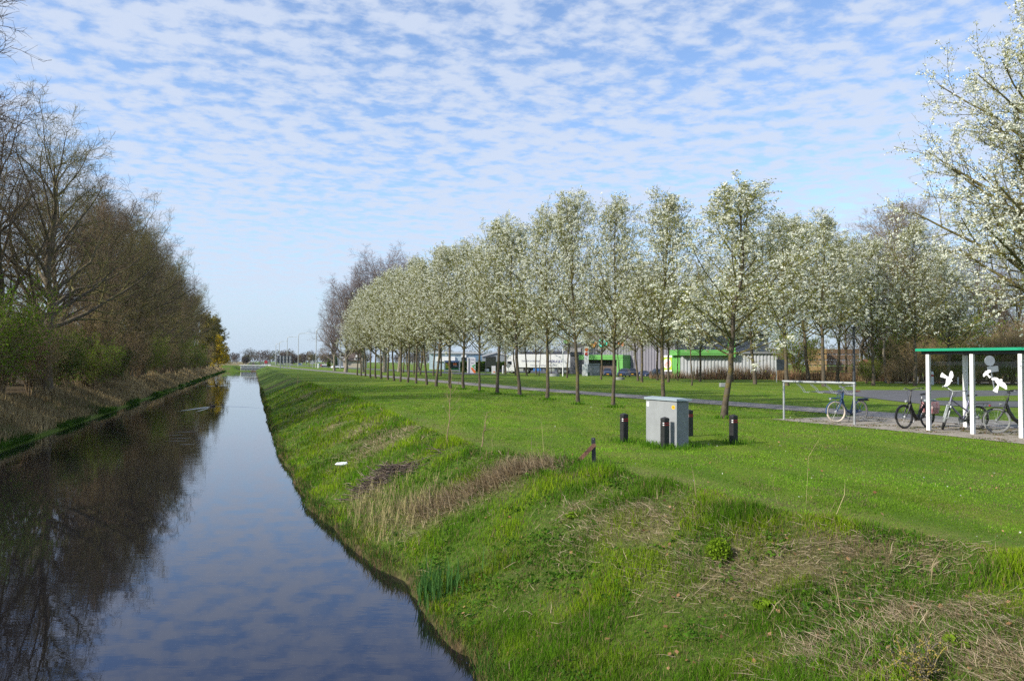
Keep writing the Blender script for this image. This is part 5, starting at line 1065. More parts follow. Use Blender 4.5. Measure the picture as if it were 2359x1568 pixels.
# --- green and white shed in front
c0 = at(1549, 871); c1 = at(1574, 870.5); c2 = at(1790, 872.5); zz = c1.z; k = px2m(c1)
o = thing('white_shed', Vector((c1.x, c1.y, zz)), 'light grey corrugated shed with bright green fascia and corner', 'building', rz=0)
l2 = Vector((c2.x - c1.x, c2.y - c1.y, 0)); HS_ = (871 - 814.5) * k; x1_ = l2.length; o.rotation_euler = (0, 0, math.atan2(l2.y, l2.x))
w = MB(); zigzag(w, (-.4, 0, 0), (x1_, 0, 0), -.2, HS_, .42, .07); w.box((x1_ / 2, 4.2, HS_ / 2 - .1), (x1_ - .1, 8.2, HS_)); w.build('wall', M_LGREY, o)
pv = MB(); zigzag(pv, (-25 * k, 2.2, 0), (-.45, .3, 0), -.2, HS_ + .1, .6, .07); pv.box((-12.5 * k - .2, 5, HS_ / 2 - .1), (25 * k - .2, 5.2, HS_)); pv.build('corner_wall', M_LIME, o)
xg = (1695 - 1574) * x1_ / (1790 - 1574.0)
fs_ = MB()
for i in range(3): fs_.box((xg * .5 - .2, -.35 - .06 * (i % 2), HS_ - .12 + .24 * i), (xg + .4, .7, .225)); fs_.bar((-25 * k - .2, 1.9, HS_ - .12 + .24 * i), (-.5, -.2, HS_ - .12 + .24 * i), .5, .225)
fs_.box((xg - .5, -.35, HS_ + .75), (.9, .74, 2.4)); fs_.build('fascia', M_LIME, o)
MB().box(((xg + x1_) / 2 + .2, -.12, HS_ + .12), (x1_ - xg, .3, .24)).box((x1_ / 2, 4.2, HS_ + .1), (x1_ + .1, 8.4, .2)).build('roof_edge', mat('zinc_edge', (.32, .33, .35), .4, metal=.4), o)
fl = MB()
for i in range(26): fl.lathe([(.02, 0), (.14, .1), (.12, .25), (.02, .3)], 6, (4 + rng.random() * 9, 2.2 + rng.random(), HS_ + .5 + rng.random() * 1.1), rng.integers(0, 2))
# --- parked cars
CARM = {}
def car(p, rz, lab, paint, suv=1.0, group='dark cars parked in front of the shop', van=False):
    o = thing('parked_car' if not van else 'parked_van', p, lab, 'van' if van else 'car', group, rz)
    if not van: st = [(2.1, .70, .34, .58, .64, .6), (1.95, .84, .24, .66, .76, .74), (1.55, .87, .2, .70, .86, .78), (.95, .88, .2, .80, .97, .76), (.25, .88, .2, .90, 1.42, .60), (-1.2, .88, .2, .94, 1.45, .60), (-1.85, .86, .24, .94, 1.12, .68), (-2.1, .8, .34, .86, .92, .7)]
    else: st = [(2.6, .8, .34, .9, 1.0, .72), (2.4, .95, .26, 1.0, 1.15, .85), (1.75, .98, .24, 1.1, 1.35, .86), (1.05, .99, .24, 1.2, 2.2, .84), (.7, .99, .24, 1.25, 2.4, .86), (-2.5, .99, .24, 1.25, 2.4, .86), (-2.6, .97, .3, 1.2, 2.3, .84)]
    k = suv; rings = [[(x, -w, z0), (x, -w, z1 * k), (x, -wt, z2 * k), (x, 0, z2 * k + .03), (x, wt, z2 * k), (x, w, z1 * k), (x, w, z0)] for x, w, z0, z1, z2, wt in st]
    MB().loft(rings).build('body', paint, o, smooth=True, bevel=.0)
    f = (3, 4) if not van else (2, 3); a, b = st[f[0]], st[f[1]]
    def lerp(u, q): return tuple(x + (y - x) * q for x, y in zip(a, b))
    g0, g1 = lerp(0, .10), lerp(0, .92)
    MB().add([(g0[0] + .03, -g0[5] * .93, g0[4] * k + .02), (g0[0] + .03, g0[5] * .93, g0[4] * k + .02), (g1[0] + .04, g1[5] * .95, g1[4] * k + .01), (g1[0] + .04, -g1[5] * .95, g1[4] * k + .01)], [(0, 1, 2, 3)]).build('windscreen', M_WIN, o)
    for s in (-1, 1):
        xs = ((.55, .08, -.45), (-.5, -.58, -1.35)) if not van else ((1.45, .9, .3),)
        for x0, xt, x1 in xs: 
            zlo = (.96 if not van else 1.32) * k; zhi = (1.38 if not van else 1.95) * k; MB().add([(x0, s * .885, zlo), (xt, s * (.66 if not van else .93), zhi), (x1, s * (.66 if not van else .93), zhi), (x1, s * .885, zlo)] if not van else [(x0, s * 1.0, zlo), (xt, s * .96, zhi), (x1, s * .96, zhi), (x1, s * 1.0, zlo)], [(0, 1, 2, 3)]).build('side_window', M_WIN, o)
        fx = st[1][0]; MB().loft([[(fx + .05, s * .42, .66 * k), (fx + .06, s * .42, .58 * k), (fx - .05, s * .80, .60 * k), (fx - .06, s * .80, .70 * k)], [(fx - .25, s * .42, .78 * k), (fx - .2, s * .42, .6 * k), (fx - .4, s * .83, .62 * k), (fx - .4, s * .83, .76 * k)]]).build('headlight', M_REFL, o)
        MB().loft([[(.62, s * .90, .98 * k), (.78, s * .92, .96 * k), (.78, s * .92, 1.08 * k), (.62, s * .90, 1.1 * k)], [(.62, s * 1.08, 1.0 * k), (.72, s * 1.08, .99 * k), (.72, s * 1.08, 1.1 * k), (.62, s * 1.08, 1.12 * k)]]).build('mirror', paint, o)
        for wx in (1.3, -1.3) if not van else (1.75, -1.6):
            wl = MB().lathe([(.2, -.10), (.31, -.10), (.325, -.05), (.325, .05), (.31, .10), (.2, .10)], 20, (wx, s * .80, .325), T=Matrix.Rotation(R(90), 3, 'X')).build('tyre', M_RUB, o, smooth=True)
            MB().lathe([(.03, -.115), (.2, -.105), (.2, .105), (.03, .115)], 14, (wx, s * .80, .325), T=Matrix.Rotation(R(90), 3, 'X')).build('rim', M_CHROME, wl)
    fx = st[0][0]; MB().box((fx + .005, 0, .42 * k), (.04, .52, .115)).build('number_plate', mat('plate_yellow', (.85, .42, .02), .4), o)
    MB().box((fx - .02, 0, .56 * k), (.08, .9, .08)).box((fx - .01, 0, .29), (.08, 1.1, .08)).build('grille', M_DRUB, o)
    if van: MB().box((-.9, 0, 2.5), (3.2, 1.5, .12)).build('roof_rack', M_WHITE, o)
    return o
NAVY = mat('navy_car_paint', (.02, .03, .075), .25, .08, 2, spec=.8); BLKC = mat('black_car_paint', (.012, .013, .018), .25, .08, 2, spec=.8); WHC = mat('white_car_paint', (.75, .76, .78), .3, .04, 2)
for px, py, w, yaw, lab, mt, suv in ((1399, 866.6, 20.5, -96, 'dark blue car facing the viewer, leftmost in the shop parking', NAVY, 1), (1437, 867.6, 26, -118, 'dark blue hatchback facing the viewer in front of the white van', NAVY, 1), (1456.5, 866.4, 20, -100, 'black car with yellow plate beside the white van', BLKC, 1.05), (1485, 867, 19, -62, 'dark blue car half hidden behind two blossom trunks', NAVY, 1), (1515, 867.2, 19, -75, 'black off-road car parked nearest the carrot poster', BLKC, 1.15)):
    p = at(px, py); s = w * px2m(p) / (1.8 + 1.3 * abs(math.cos(R(yaw)))); o = car(p, R(yaw), lab, mt, suv); o.scale = (s, s, s * 1.22)
p = at(1446, 863.5); o = car(p, R(-22), 'white delivery van parked behind the dark hatchback', WHC, 1, None, True); s = 47 * px2m(p) / 5.4; o.scale = (s, s, s)
p = at(1158, 858.5); o = car(p, R(180), 'black car behind the white lorry cab', BLKC, 1, None); s = 30 * px2m(p) / 4.4; o.scale = (s, s, s)
for i, (px, lab) in enumerate(((743, ''),)): pass
for i, px in enumerate((768, 774, 780, 786)):
    p = at(px, 848.2); o = car(farther(p, 4), R(-60), 'white car in the row before the brown house, %s from the left' % ORD[i], WHC, 1, 'white cars before the brown house'); s = 13 * px2m(p) / 3.0; o.scale = (s, s, s)
# --- lorry
p0 = at(1168, 859.5); p1 = at(1336, 860.8); d = Vector((p1.x - p0.x, p1.y - p0.y, 0)); Lr = d.length; d.normalize(); HL = 44 * px2m(p0); sc = HL / 4.0
o = thing('lorry', p0, 'white articulated lorry with blue company lettering parked behind the trees', 'lorry', rz=math.atan2(d.y, d.x)); o.scale = (Lr / 16.5, sc, sc)
cab = MB(); prof = [(.10, .45), (.0, 1.3), (.06, 1.9), (.28, 2.9), (.55, 3.35), (1.3, 3.85), (2.15, 3.9), (2.2, .9), (2.0, .45)]
cab.prism([(x, -1.22, z) for x, z in prof], (0, 2.44, 0)); cab.build('cab', WHC, o, bevel=.05)
MB().box((.85, -1.235, 2.15), (.75, .03, .75)).build('side_window', M_WIN, o); MB().add([(.045, -1.1, 1.95), (.045, 1.1, 1.95), (.25, 1.05, 2.85), (.25, -1.05, 2.85)], [(0, 1, 2, 3)]).build('windscreen', M_WIN, o)
MB().box((1.25, -1.24, 1.5), (1.1, .02, .04)).box((.35, -1.33, 2.2), (.16, .16, .6)).build('mirror', M_DRUB, o)
MB().box((3.4, -1.05, .75), (1.0, .5, .6)).build('fuel_tank', M_CHROME, o)
MB().box((9.5, 0, 2.62), (13.8, 2.5, 2.72)).build('trailer', WHC, o, bevel=.03)
MB().box((9.6, 0, 1.12), (13.4, 1.6, .26)).box((3.6, 0, .85), (5.4, .8, .3)).build('chassis', M_DRUB, o)
MB().box((7.0, -1.12, .82), (1.7, .25, .55)).build('pallet_box', mat('blue_box', (.03, .16, .50), .5), o); MB().box((10.1, -1.1, .8), (1.5, .2, .6)).build('side_locker', M_GALV, o)
for x in (1.3, 4.7, 12.0, 13.35, 14.7):
    for s in (-1, 1):
        wl = MB().lathe([(.28, -.17), (.48, -.16), (.52, -.1), (.52, .1), (.48, .16), (.28, .17)], 22, (x, s * 1.04, .52), T=Matrix.Rotation(R(90), 3, 'X')).build('tyre', M_RUB, o, smooth=True); MB().lathe([(.05, -.19), (.28, -.175), (.28, .175), (.05, .19)], 14, (x, s * 1.04, .52), T=Matrix.Rotation(R(90), 3, 'X')).build('rim', M_GALV, wl)
    g = MB(); rs = [[(x + .6 * math.cos(a_), y, .52 + .6 * math.sin(a_)) for y in (-1.24, -.86)] for a_ in [R(15 + 150 * i / 9) for i in range(10)]]; g.loft(rs, closed=False, cap=False); mg = g.build('mudguard', M_GALV, o, fixn=False); mg.modifiers.new('solid', 'SOLIDIFY').thickness = .03
GB = mat('lorry_grey_blue', (.22, .24, .34), .5); NB = mat('lorry_navy', (.05, .05, .22), .5)
text_obj('company_lettering', 'TRANSPORTBEDRIJF', .50, GB, o, (5.55, -1.262, 2.55), thick=.004, sx=.92, bold=.008); text_obj('company_lettering', 'STAGELE B.V.', .66, NB, o, (10.9, -1.262, 2.52), thick=.004, sx=1.0, bold=.012); text_obj('service_lettering', 'shipping - opslag - transport', .42, GB, o, (8.4, -1.262, 1.72), thick=.004, sx=1.25)
# --- service column with food pictures, grey enclosure, bin
p = at(1347, 865.2); k = px2m(p); o = thing('advertising_column', p, 'tall white advertising column with food pictures beside the shop portal', 'sign column'); MB().box((0, 0, 13 * k), (12.4 * k, .8, 26.5 * k)).build('lower_cabinet', M_WHITE, o, bevel=.03); MB().box((.2, 0, 47 * k), (10 * k, .5, 41 * k)).build('picture_panel', M_WHITE, o)
for z, r_, m_ in ((60, 4.2, M_ORNG), (50, 4.0, M_RED)): MB().lathe([(.01, 0), (r_ * k, 0), (r_ * k * .9, .03), (.01, .04)], 18, (.2, -.26, z * k), T=Matrix.Rotation(R(90), 3, 'X')).build('picture', m_, o)
p = at(1367, 864.5); k = px2m(p); o = thing('container_enclosure', p, 'grey metal enclosure between the advertising column and parked cars', 'enclosure'); MB().box((0, 1, 13 * k), (28 * k, 2, 26 * k)).build('box', mat('enclosure_grey', (.22, .24, .25), .5), o); MB().box((6 * k, -.03, 14 * k), (13 * k, .06, 18 * k)).build('door', M_SIGNB, o); MB().box((0, 1, 26.4 * k), (30 * k, 2.2, .12)).build('lid', M_SIGNB, o)
p = at(1355.5, 865.4); k = px2m(p); o = thing('litter_bin', farther(p, -1.2), 'small dark green litter bin before the grey enclosure', 'bin'); MB().lathe([(2.2 * k, 0), (2.6 * k, 7 * k), (2.6 * k, 8 * k)], 12).build('body', LEAFD if False else mat('bin_green', (.01, .06, .03), .5), o); MB().lathe([(2.8 * k, 8 * k), (2.0 * k, 9.4 * k), (.2 * k, 9.6 * k)], 12).build('lid', M_DRUB, o)
# --- white pylon with coloured parallelograms
p = at(1086.5, 859.5); k = px2m(p); o = thing('sign_pylon', p, 'white pylon sign with green and orange slanted blocks', 'sign'); W_, H_ = 17 * k, 36 * k
MB().box((0, 0, H_ / 2), (W_, .5, H_)).build('panel', mat('pylon_white', (.62, .62, .68), .5, .03, 2), o, bevel=.02); MB().box((-W_ / 2 - .06, -.1, H_ / 2), (.2, .6, H_)).build('edge_strip', M_WHITE, o)
def py_(pts): return [(-W_ / 2 + (x - 1042) / 258 * W_, -.262, H_ * (715 - y) / 545) for x, y in pts]
MB().prism(py_([(1165, 465), (1212, 430), (1240, 478), (1200, 505)]), (0, -.02, 0)).prism(py_([(1218, 426), (1268, 398), (1290, 445), (1246, 474)]), (0, -.02, 0)).prism(py_([(1205, 510), (1245, 482), (1290, 545), (1290, 575)]), (0, -.02, 0)).build('green_block', mat('pylon_green', (.10, .36, .12), .5), o)
MB().prism(py_([(1128, 530), (1200, 515), (1252, 578), (1180, 615)]), (0, -.02, 0)).prism(py_([(1186, 622), (1262, 585), (1300, 640), (1300, 700), (1246, 700)]), (0, -.02, 0)).build('orange_block', M_ORNG, o)
for x, y, w_ in ((1195, 238, 120), (1190, 362, 100)): MB().box((-W_ / 2 + (x - 1042) / 258 * W_, -.256, H_ * (715 - y) / 545), (w_ / 258 * W_, .012, .14)).build('caption_bar', GB, o)
# --- landscape billboard
p = at(1041, 856); k = px2m(p); o = thing('billboard', p, 'wide billboard with a green landscape picture and orange lettering', 'billboard'); W_, H_ = 34 * k, 21 * k
for s in (-1, 1): MB().box((s * W_ / 2, 0, 13 * k), (.22, .3, 26 * k)).build('post', M_WHITE, o)
bd = MB().box((0, 0, 15 * k), (W_ - .2, .16, H_)).build('picture_panel', mat('billboard_dark', (.02, .03, .03), .4), o)
MB().box((0, -.09, 24 * k), (W_ - .2, .02, 3.5 * k)).build('sky_band', mat('billboard_blue', (.20, .30, .55), .4), bd); MB().box((0, -.09, 6.5 * k), (W_ - .2, .02, 4 * k)).build('grass_band', mat('billboard_green', (.02, .22, .05), .4), bd)
MB().prism([(-W_ * .48, -.1, 8.5 * k), (-W_ * .25, -.1, 8.5 * k), (-W_ * .2, -.1, 16 * k), (-W_ * .48, -.1, 22 * k)], (0, -.02, 0)).build('field_patch', mat('billboard_lime', (.45, .50, .02), .4), bd)
MB().prism([(-W_ * .3, -.13, 15 * k), (-W_ * .12, -.13, 13 * k), (-W_ * .10, -.13, 17.5 * k), (-W_ * .32, -.13, 20 * k)], (0, -.02, 0)).prism([(W_ * .06, -.13, 15.5 * k), (W_ * .32, -.13, 15 * k), (W_ * .3, -.13, 19.5 * k), (W_ * .1, -.13, 19.8 * k)], (0, -.02, 0)).build('orange_mark', M_ORNG, bd); MB().box((W_ * .2, -.1, 14 * k), (W_ * .24, .03, .8 * k)).build('caption_bar', M_WHITE, bd)
# --- dark info case, small boards, bollards by the road
p = at(1130, 859.6); k = px2m(p); o = thing('information_case', p, 'dark glazed information case on thin legs behind the blossom trunks', 'sign'); MB().box((0, 0, 26 * k), (22 * k, .25, 24 * k)).build('panel', mat('dark_case', (.03, .035, .03), .3), o)
for s in (-1, 1): MB().box((s * 11.2 * k, 0, 19 * k), (.16, .2, 38 * k)).build('leg', M_ANTH, o)
MB().box((0, 0, 38.2 * k), (23 * k, .35, .2)).build('cap', M_ANTH, o)
p = at(1121.5, 857); k = px2m(p); o = thing('white_board', p, 'low white notice board under the dark information case', 'sign'); MB().box((0, 0, 5 * k), (9.5 * k, .15, 6 * k)).build('board', M_WHITE, o); MB().box((-4 * k, .05, 1.6 * k), (.14, .1, 3.4 * k)).box((4 * k, .05, 1.6 * k), (.14, .1, 3.4 * k)).build('leg_pair', M_GALV, o)
p = at(1136.5, 860.4); k = px2m(p); o = thing('small_pylon', p, 'small white pylon with orange foot right of the notice board', 'sign'); MB().box((0, 0, 9 * k), (9 * k, .4, 18 * k)).build('panel', mat('pylon_white', (.62, .62, .68), .5), o); MB().prism([(-1 * k, -.21, 0.2), (4.4 * k, -.21, .2), (4.4 * k, -.21, 3 * k), (1 * k, -.21, 6 * k)], (0, -.02, 0)).build('orange_block', M_ORNG, o)
p = at(1158.5, 860); k = px2m(p); o = thing('round_post', p, 'pale rounded marker post in front of the black car', 'post'); MB().lathe([(2.4 * k, 0), (2.4 * k, 15 * k), (2.0 * k, 17.5 * k), (.8 * k, 18.6 * k)], 14).build('post', mat('post_grey', (.45, .46, .5), .5), o, smooth=True)
p = at(1170.5, 860.2); k = px2m(p); o = thing('round_sign', p, 'round traffic sign seen from behind left of the lorry cab', 'traffic sign'); MB().tube([(0, 0, 0), (0, 0, 23 * k)], .05, 8).build('pole', M_GALV, o); MB().lathe([(.01, -.02), (5 * k, -.02), (5 * k, .02), (.01, .02)], 20, (0, -.08, 18 * k), T=Matrix.Rotation(R(90), 3, 'X')).build('disc', M_SIGNB, o)
p = at(1305 - 9, 866); k = px2m(p); o = thing('flag_pole', p, 'thin white flag pole in front of the lorry trailer', 'pole'); MB().tube([(0, 0, 0), (0, 0, 90 * k)], [.09, .05], 10).build('pole', M_WHITE, o, smooth=True)
p = at(1475.5, 869); k = px2m(p); o = thing('marker_post', p, 'white marker post between two blossom trunks', 'post'); MB().box((0, 0, 11 * k), (1.8 * k, .12, 22 * k)).build('post', M_WHITE, o)
p = at(1498, 869); k = px2m(p); o = thing('stone_pillar', p, 'rough reddish stone pillar between the parked dark cars', 'stone'); MB().loft([[(-3 * k, -.3, 0), (3 * k, -.3, 0), (3 * k, .3, 0), (-3 * k, .3, 0)], [(-2.6 * k, -.25, 11 * k), (2.4 * k, -.28, 11 * k), (2.4 * k, .25, 11 * k), (-2.6 * k, .25, 11 * k)], [(-1.2 * k, -.15, 15 * k), (1.4 * k, -.15, 14.4 * k), (1.4 * k, .15, 14.4 * k), (-1.2 * k, .15, 15 * k)]]).build('stone', mat('red_sandstone', (.32, .20, .16), .9, .2, 6), o)
for px, py, lab in ((1427, 874.5, 'grey concrete ring around the young blossom tree'), (1277, 866.5, 'grey concrete ring by the slim trunk before the lorry')):
    p = at(px, py); k = px2m(p); o = tag(MB().lathe([(11.5 * k, -.05), (11.5 * k, 6 * k), (9.6 * k, 6 * k), (9.6 * k, 3 * k), (.02, 3 * k)], 26, cap=False).build('concrete_ring', mat('ring_concrete', (.26, .27, .28), .9, .15, 3)), lab, 'concrete ring', 'concrete tree rings'); o.location = p
p = at(1667, 891); k = px2m(p); o = thing('concrete_block', p, 'low grey concrete block half hidden by the nearest blossom trunk', 'block'); MB().box((0, 0, 4.5 * k), (19 * k, .5, 9 * k)).build('block', mat('ring_concrete', (.26, .27, .28), .9), o, bevel=.03)
# --- dark board on two thin legs
p = at(1800, 880.5); k = px2m(p); o = thing('notice_board', p, 'dark blue-grey notice board on two thin legs before the bushes', 'sign'); MB().box((0, 0, 40.5 * k), (24 * k, .1, 25 * k)).build('panel', mat('board_slate', (.045, .055, .07), .5), o)
for s in (-1, 1): MB().tube([(s * 12 * k, .0, 0), (s * 12 * k, .0, 54 * k)], .045, 8).build('leg', M_GALV, o)
# --- stacks of wooden crates
def crate(loc, lab, mt, W=1.7, D_=1.2, H=.95, rz=0.0):
    o = thing('wooden_crate', loc, lab, 'crate', 'stacked wooden crates', rz); s = MB(); nsl = 6
    for i in range(nsl):
        z = .14 + (H - .16) * (i + .5) / nsl; hh = (H - .16) / nsl * .86
        for y in (-D_ / 2, D_ / 2): s.box((0, y, z), (W, .03, hh))
        for x in (-W / 2 + .016, W / 2 - .016): s.box((x, 0, z), (.03, D_ - .04, hh))
    s.build('slats', mt, o); q = MB()
    for x in (-W / 2 + .09, 0, W / 2 - .09): q.box((x, -D_ / 2 + .05, H / 2), (.09, .05, H - .03)); q.box((x, 0, .06), (.12, D_ - .08, .1))
    q.build('corner_posts', mt, o); MB().box((0, 0, .15), (W - .07, D_ - .07, .03)).box((0, 0, H * .9), (W - .1, D_ - .1, .03)).build('floor', mt, o)
p0 = farther(at(1858, 872), 12); k = px2m(p0); Wc = 21 * k; Hc_ = 13.2 * k; zlow = p0.z
for cx in range(6):
    for cz in range(5):
        x = p0.x + Wc * (cx + .5) * 1.015; crate(Vector((x, p0.y + (0 if cx < 2 else 1.5), zlow + Hc_ * cz)), '%s wooden crate, column %s from the left, %s layer up from the ground' % ('sunlit yellow' if cx < 2 else 'shaded brown', ORD[cx], ORD[cz]), M_CRATE_LIT if cx < 2 else M_CRATE_SHADE, Wc, Wc * .8, Hc_ * .97)  # left columns get the sunlit timber tone, the others the shaded tone
# --- house with red roof behind the crates
p = at(2018, 866); k = px2m(p); o = thing('farm_house', farther(p, 14), 'small house with red tiled roof among the trees right of the crates', 'house'); MB().box((0, 3, 12 * k), (36 * k, 6, 24 * k)).build('wall', M_HWALL, o); MB().prism([(-19 * k, -.3, 24 * k), (19 * k, -.3, 24 * k), (17 * k, 3, 37 * k), (-15 * k, 3, 37 * k)], (0, 0, .2)).prism([(-19 * k, 6.3, 24 * k), (-15 * k, 3, 37 * k), (17 * k, 3, 37 * k), (19 * k, 6.3, 24 * k)], (0, 0, .2)).build('roof', M_RTILE, o); MB().box((5 * k, -.04, 14 * k), (9 * k, .1, 9 * k)).build('window', M_WIN, o)
# --- reflector posts and leaning sign at the loop road
for px, py, w_, h_, lab in ((2130, 881, 8, 50, 'thick white post with red band seen left of the first shelter post'), (2208, 881, 5, 26, 'thin white roadside post seen through the shelter'), (2076, 876, 6, 22, 'short pale post at the thicket edge')):
    pass
for px, top, base, w_, lab in ((2131.5 + .5 + 1.5, 0, 0, 0, ''),): pass
def rpost(zx, ztop, zbase, zw, lab, red):
    px = (2850 + zx / 2.383) * .61408; py = (1200 + zbase / 2.383) * .61408; p = P(px, py); k = px2m(p) * .61408 / 2.383; o = thing('roadside_post', p, lab, 'roadside post', 'white roadside posts'); h = (zbase - ztop) * k; r_ = zw / 2 * k
    MB().lathe([(r_, 0), (r_, h * .93), (r_ * .7, h * .985), (r_ * .2, h)], 16).build('post', mat('post_pale', (.62, .64, .66), .5), o, smooth=True)
    if red: MB().lathe([(r_ * 1.03, h * .62), (r_ * 1.03, h * .78)], 16, cap=False).build('red_band', M_RED, o)
rpost(1412, 503, 566, 17, 'short grey-white roadside post left of the shelter', False); rpost(1536, 460, 578, 27, 'thick white roadside post with red band, just right of the first shelter post', True); rpost(1768, 510, 575, 13, 'thin white roadside post seen between the shelter posts', False)
p = P(2291, 905); k = px2m(p); o = thing('round_sign', p, 'round traffic sign with small plate seen from behind, its pole leaning', 'traffic sign'); hS = 75 * k; tilt = Matrix.Rotation(math.atan2(-13, 75), 3, 'Y')
MB().tube([(0, 0, 0), tilt @ Vector((0, 0, hS * 1.14))], .04, 8).build('pole', M_GALV, o); MB().lathe([(.01, -.02), (11.6 * k, -.02), (12 * k, 0), (11.6 * k, .02), (.01, .02)], 26, tilt @ Vector((0, -.07, hS)), T=Matrix.Rotation(R(90), 3, 'X')).build('disc', M_SIGNB, o); MB().box(tilt @ Vector((3.5 * k, -.07, hS * .735)), (25 * k, .03, 13 * k), T=Matrix.Rotation(R(-7), 3, 'Y')).build('plate', M_SIGNB, o)
# --- hedge, pale-blue hall and grey gabled shed on the left middle
def hedge(name, px0, px1, py, h, lab, depth=2.0, leaf=LEAFD):
    a = at(px0, py); b = at(px1, py); g = NPM(); n = 9000; u = rng.random(n); c = np.stack([a.x + (b.x - a.x) * u, a.y + (b.y - a.y) * u + rng.uniform(-1, 1, n) * depth / 2 + .5, min(a.z, b.z) + h * px2m(a) * rng.random(n) ** .7 * (.86 + .2 * vnoise(u * 40, u * 0, 1.0))], 1); add_leaves(g, c, rng.uniform(.25, .6, n), 0, .7); o = link(name, g.mesh(name, [leaf])); return tag(o, lab, 'hedge')
hedge('hedge', 1058, 1180, 855.5, 23, 'dark green clipped hedge behind the pylon sign'); 
p = at(1046, 855); k = px2m(p) * 1.25; o = thing('pale_blue_hall', farther(p, p.y * .25), 'pale blue hall with white window strip behind the billboard', 'building'); MB().box((5 * k, 10, 19 * k), (125 * k, 20, 38 * k)).build('wall', M_PALEB, o); MB().box((5 * k, 10, 38.6 * k), (127 * k, 21, .5)).build('roof', M_LGREY, o); MB().box((22 * k, -.15, 22 * k), (11 * k, .3, 11 * k)).build('window', M_WIN, o); MB().box((22 * k, -.15, 31 * k), (11 * k, .3, 6 * k)).build('window_panel', M_WHITE, o); MB().box((58 * k, -.1, 28 * k), (24 * k, .2, 12 * k)).build('blue_panel', mat('steel_blue', (.14, .24, .34), .5), o); MB().box((-20 * k, -.2, 24 * k), (44 * k, .3, 11 * k)).build('banner', M_WHITE, o)
p = at(1143, 857.5); k = px2m(p) * 1.2; o = thing('gabled_shed', farther(p, p.y * .2), 'grey gabled shed behind the dark information case', 'building'); MB().prism([(-33 * k, 0, 0), (33 * k, 0, 0), (33 * k, 0, 33 * k), (0, 0, 42 * k), (-33 * k, 0, 33 * k)], (0, 18, 0)).build('wall', mat('shed_grey', (.26, .29, .30), .6), o); MB().bar((-34 * k, -.1, 33.2 * k), (0, -.1, 42.6 * k), .3, .35).bar((0, -.1, 42.6 * k), (34 * k, -.1, 33.2 * k), .3, .35).build('verge', M_LGREY, o)
# --- canal dam wall and rail
p = PY(583.5, 848, 266); z0_ = WATER + .05; zt = PY(583, 841.8, 266).z; xw0 = PY(554, 845, 266).x; xw1 = PY(612, 845, 266).x
o = thing('sheet_pile_dam', Vector((0, 266, 0)), 'white sheet-pile dam with dark ribs closing the far end of the canal', 'dam'); MB().box(((xw0 + xw1) / 2, .3, (z0_ + zt) / 2), (xw1 - xw0, .3, zt - z0_)).build('piling', mat('dam_white', (.82, .82, .79), .7, .08, 1), o); m = MB(); x = xw0 + .3
while x < xw1: m.box((x, .1, (z0_ + zt) / 2 - .1), (.11, .16, zt - z0_ - .2)); x += .46
m.box(((xw0 + xw1) / 2, .05, z0_ + .75), (xw1 - xw0, .16, .12)); m.build('ribs', M_ANTH, o); MB().box(((xw0 + xw1) / 2, .2, zt + .1), (xw1 - xw0 + .6, .7, .2)).build('coping', M_WHITE, o)
o = thing('dam_railing', Vector((0, 268.6, 0)), 'dark low railing along the top of the far dam', 'railing'); m = MB()
for z in (zt + .55, zt + .95): m.box(((xw0 + xw1) / 2 + 1.2, 0, z), (xw1 - xw0 - 2, .1, .1))
m.build('rails', M_ANTH, o); m = MB(); x = xw0 + 2.2
while x < xw1 - .0: m.box((x, .08, zt + .45), (.13, .07, 1.1)); x += 1.25
m.build('posts', M_ANTH, o)
# --- street lamps
for i, (xb0, yb0, xt, yt, arm) in enumerate(((783.4, 849.5, 784.4, 752, 26), (727.6, 846.5, 731, 757.7, 27), (686.5, 843.8, 690, 767.7, 24), (661, 842.6, 664, 775.6, 20), (643, 841.5, 645, 786.3, 16), (634.8, 841, 637, 791.3, 13))):
    p = at(xb0, yb0); k = px2m(p); h = (yb0 - yt) * k; a_ = arm * k; lx_ = (xt - xb0) * k * .3
    lab = 'tall street lamp with curved arm beside the far road, %s from the right' % ORD[i]
    o = thing('street_lamp', p, lab, 'street lamp', 'street lamps along the far road')
    MB().tube([(0, 0, -.1), (0, 0, h * .12)], .16, 10).tube([(0, 0, h * .12), (0, 0, h - .9), (.12, 0, h - .4), (.5, 0, h - .08), (1.1, 0, h), (a_ * .75, 0, h + .06)], [.13, .11, .10, .095, .09, .075], 10).build('pole', mat('lamp_grey', (.42, .42, .40), .5, .1, 2, metal=.3), o, smooth=True)
    MB().box((a_ * .88, 0, h + .06), (a_ * .34, .38, .16)).build('lamp_head', mat('lamp_head', (.66, .67, .67), .4), o, bevel=.04)
# --- direction boards seen from behind
p = at(656, 849.5); k = px2m(p); o = thing('direction_board', p, 'large grey direction boards on four legs seen from behind', 'traffic sign'); MB().box((0, 0, 22 * k), (31 * k, .12, 16.5 * k)).build('panel', M_SIGNB, o); m = MB()
for i in range(5): m.box((-15.5 * k + 31 * k * i / 4, -.12, 22 * k), (.16, .12, 16.5 * k))
for z in (14, 22, 30): m.box((0, -.12, z * k), (31 * k, .1, .16))
m.build('backing_frame', M_ANTH, o)
for x in (-9.5, -2, 5.5, 12.5): MB().box((x * k, -.25, 14.5 * k), (.16, .12, 29 * k + .3)).build('leg', M_GALV, o)
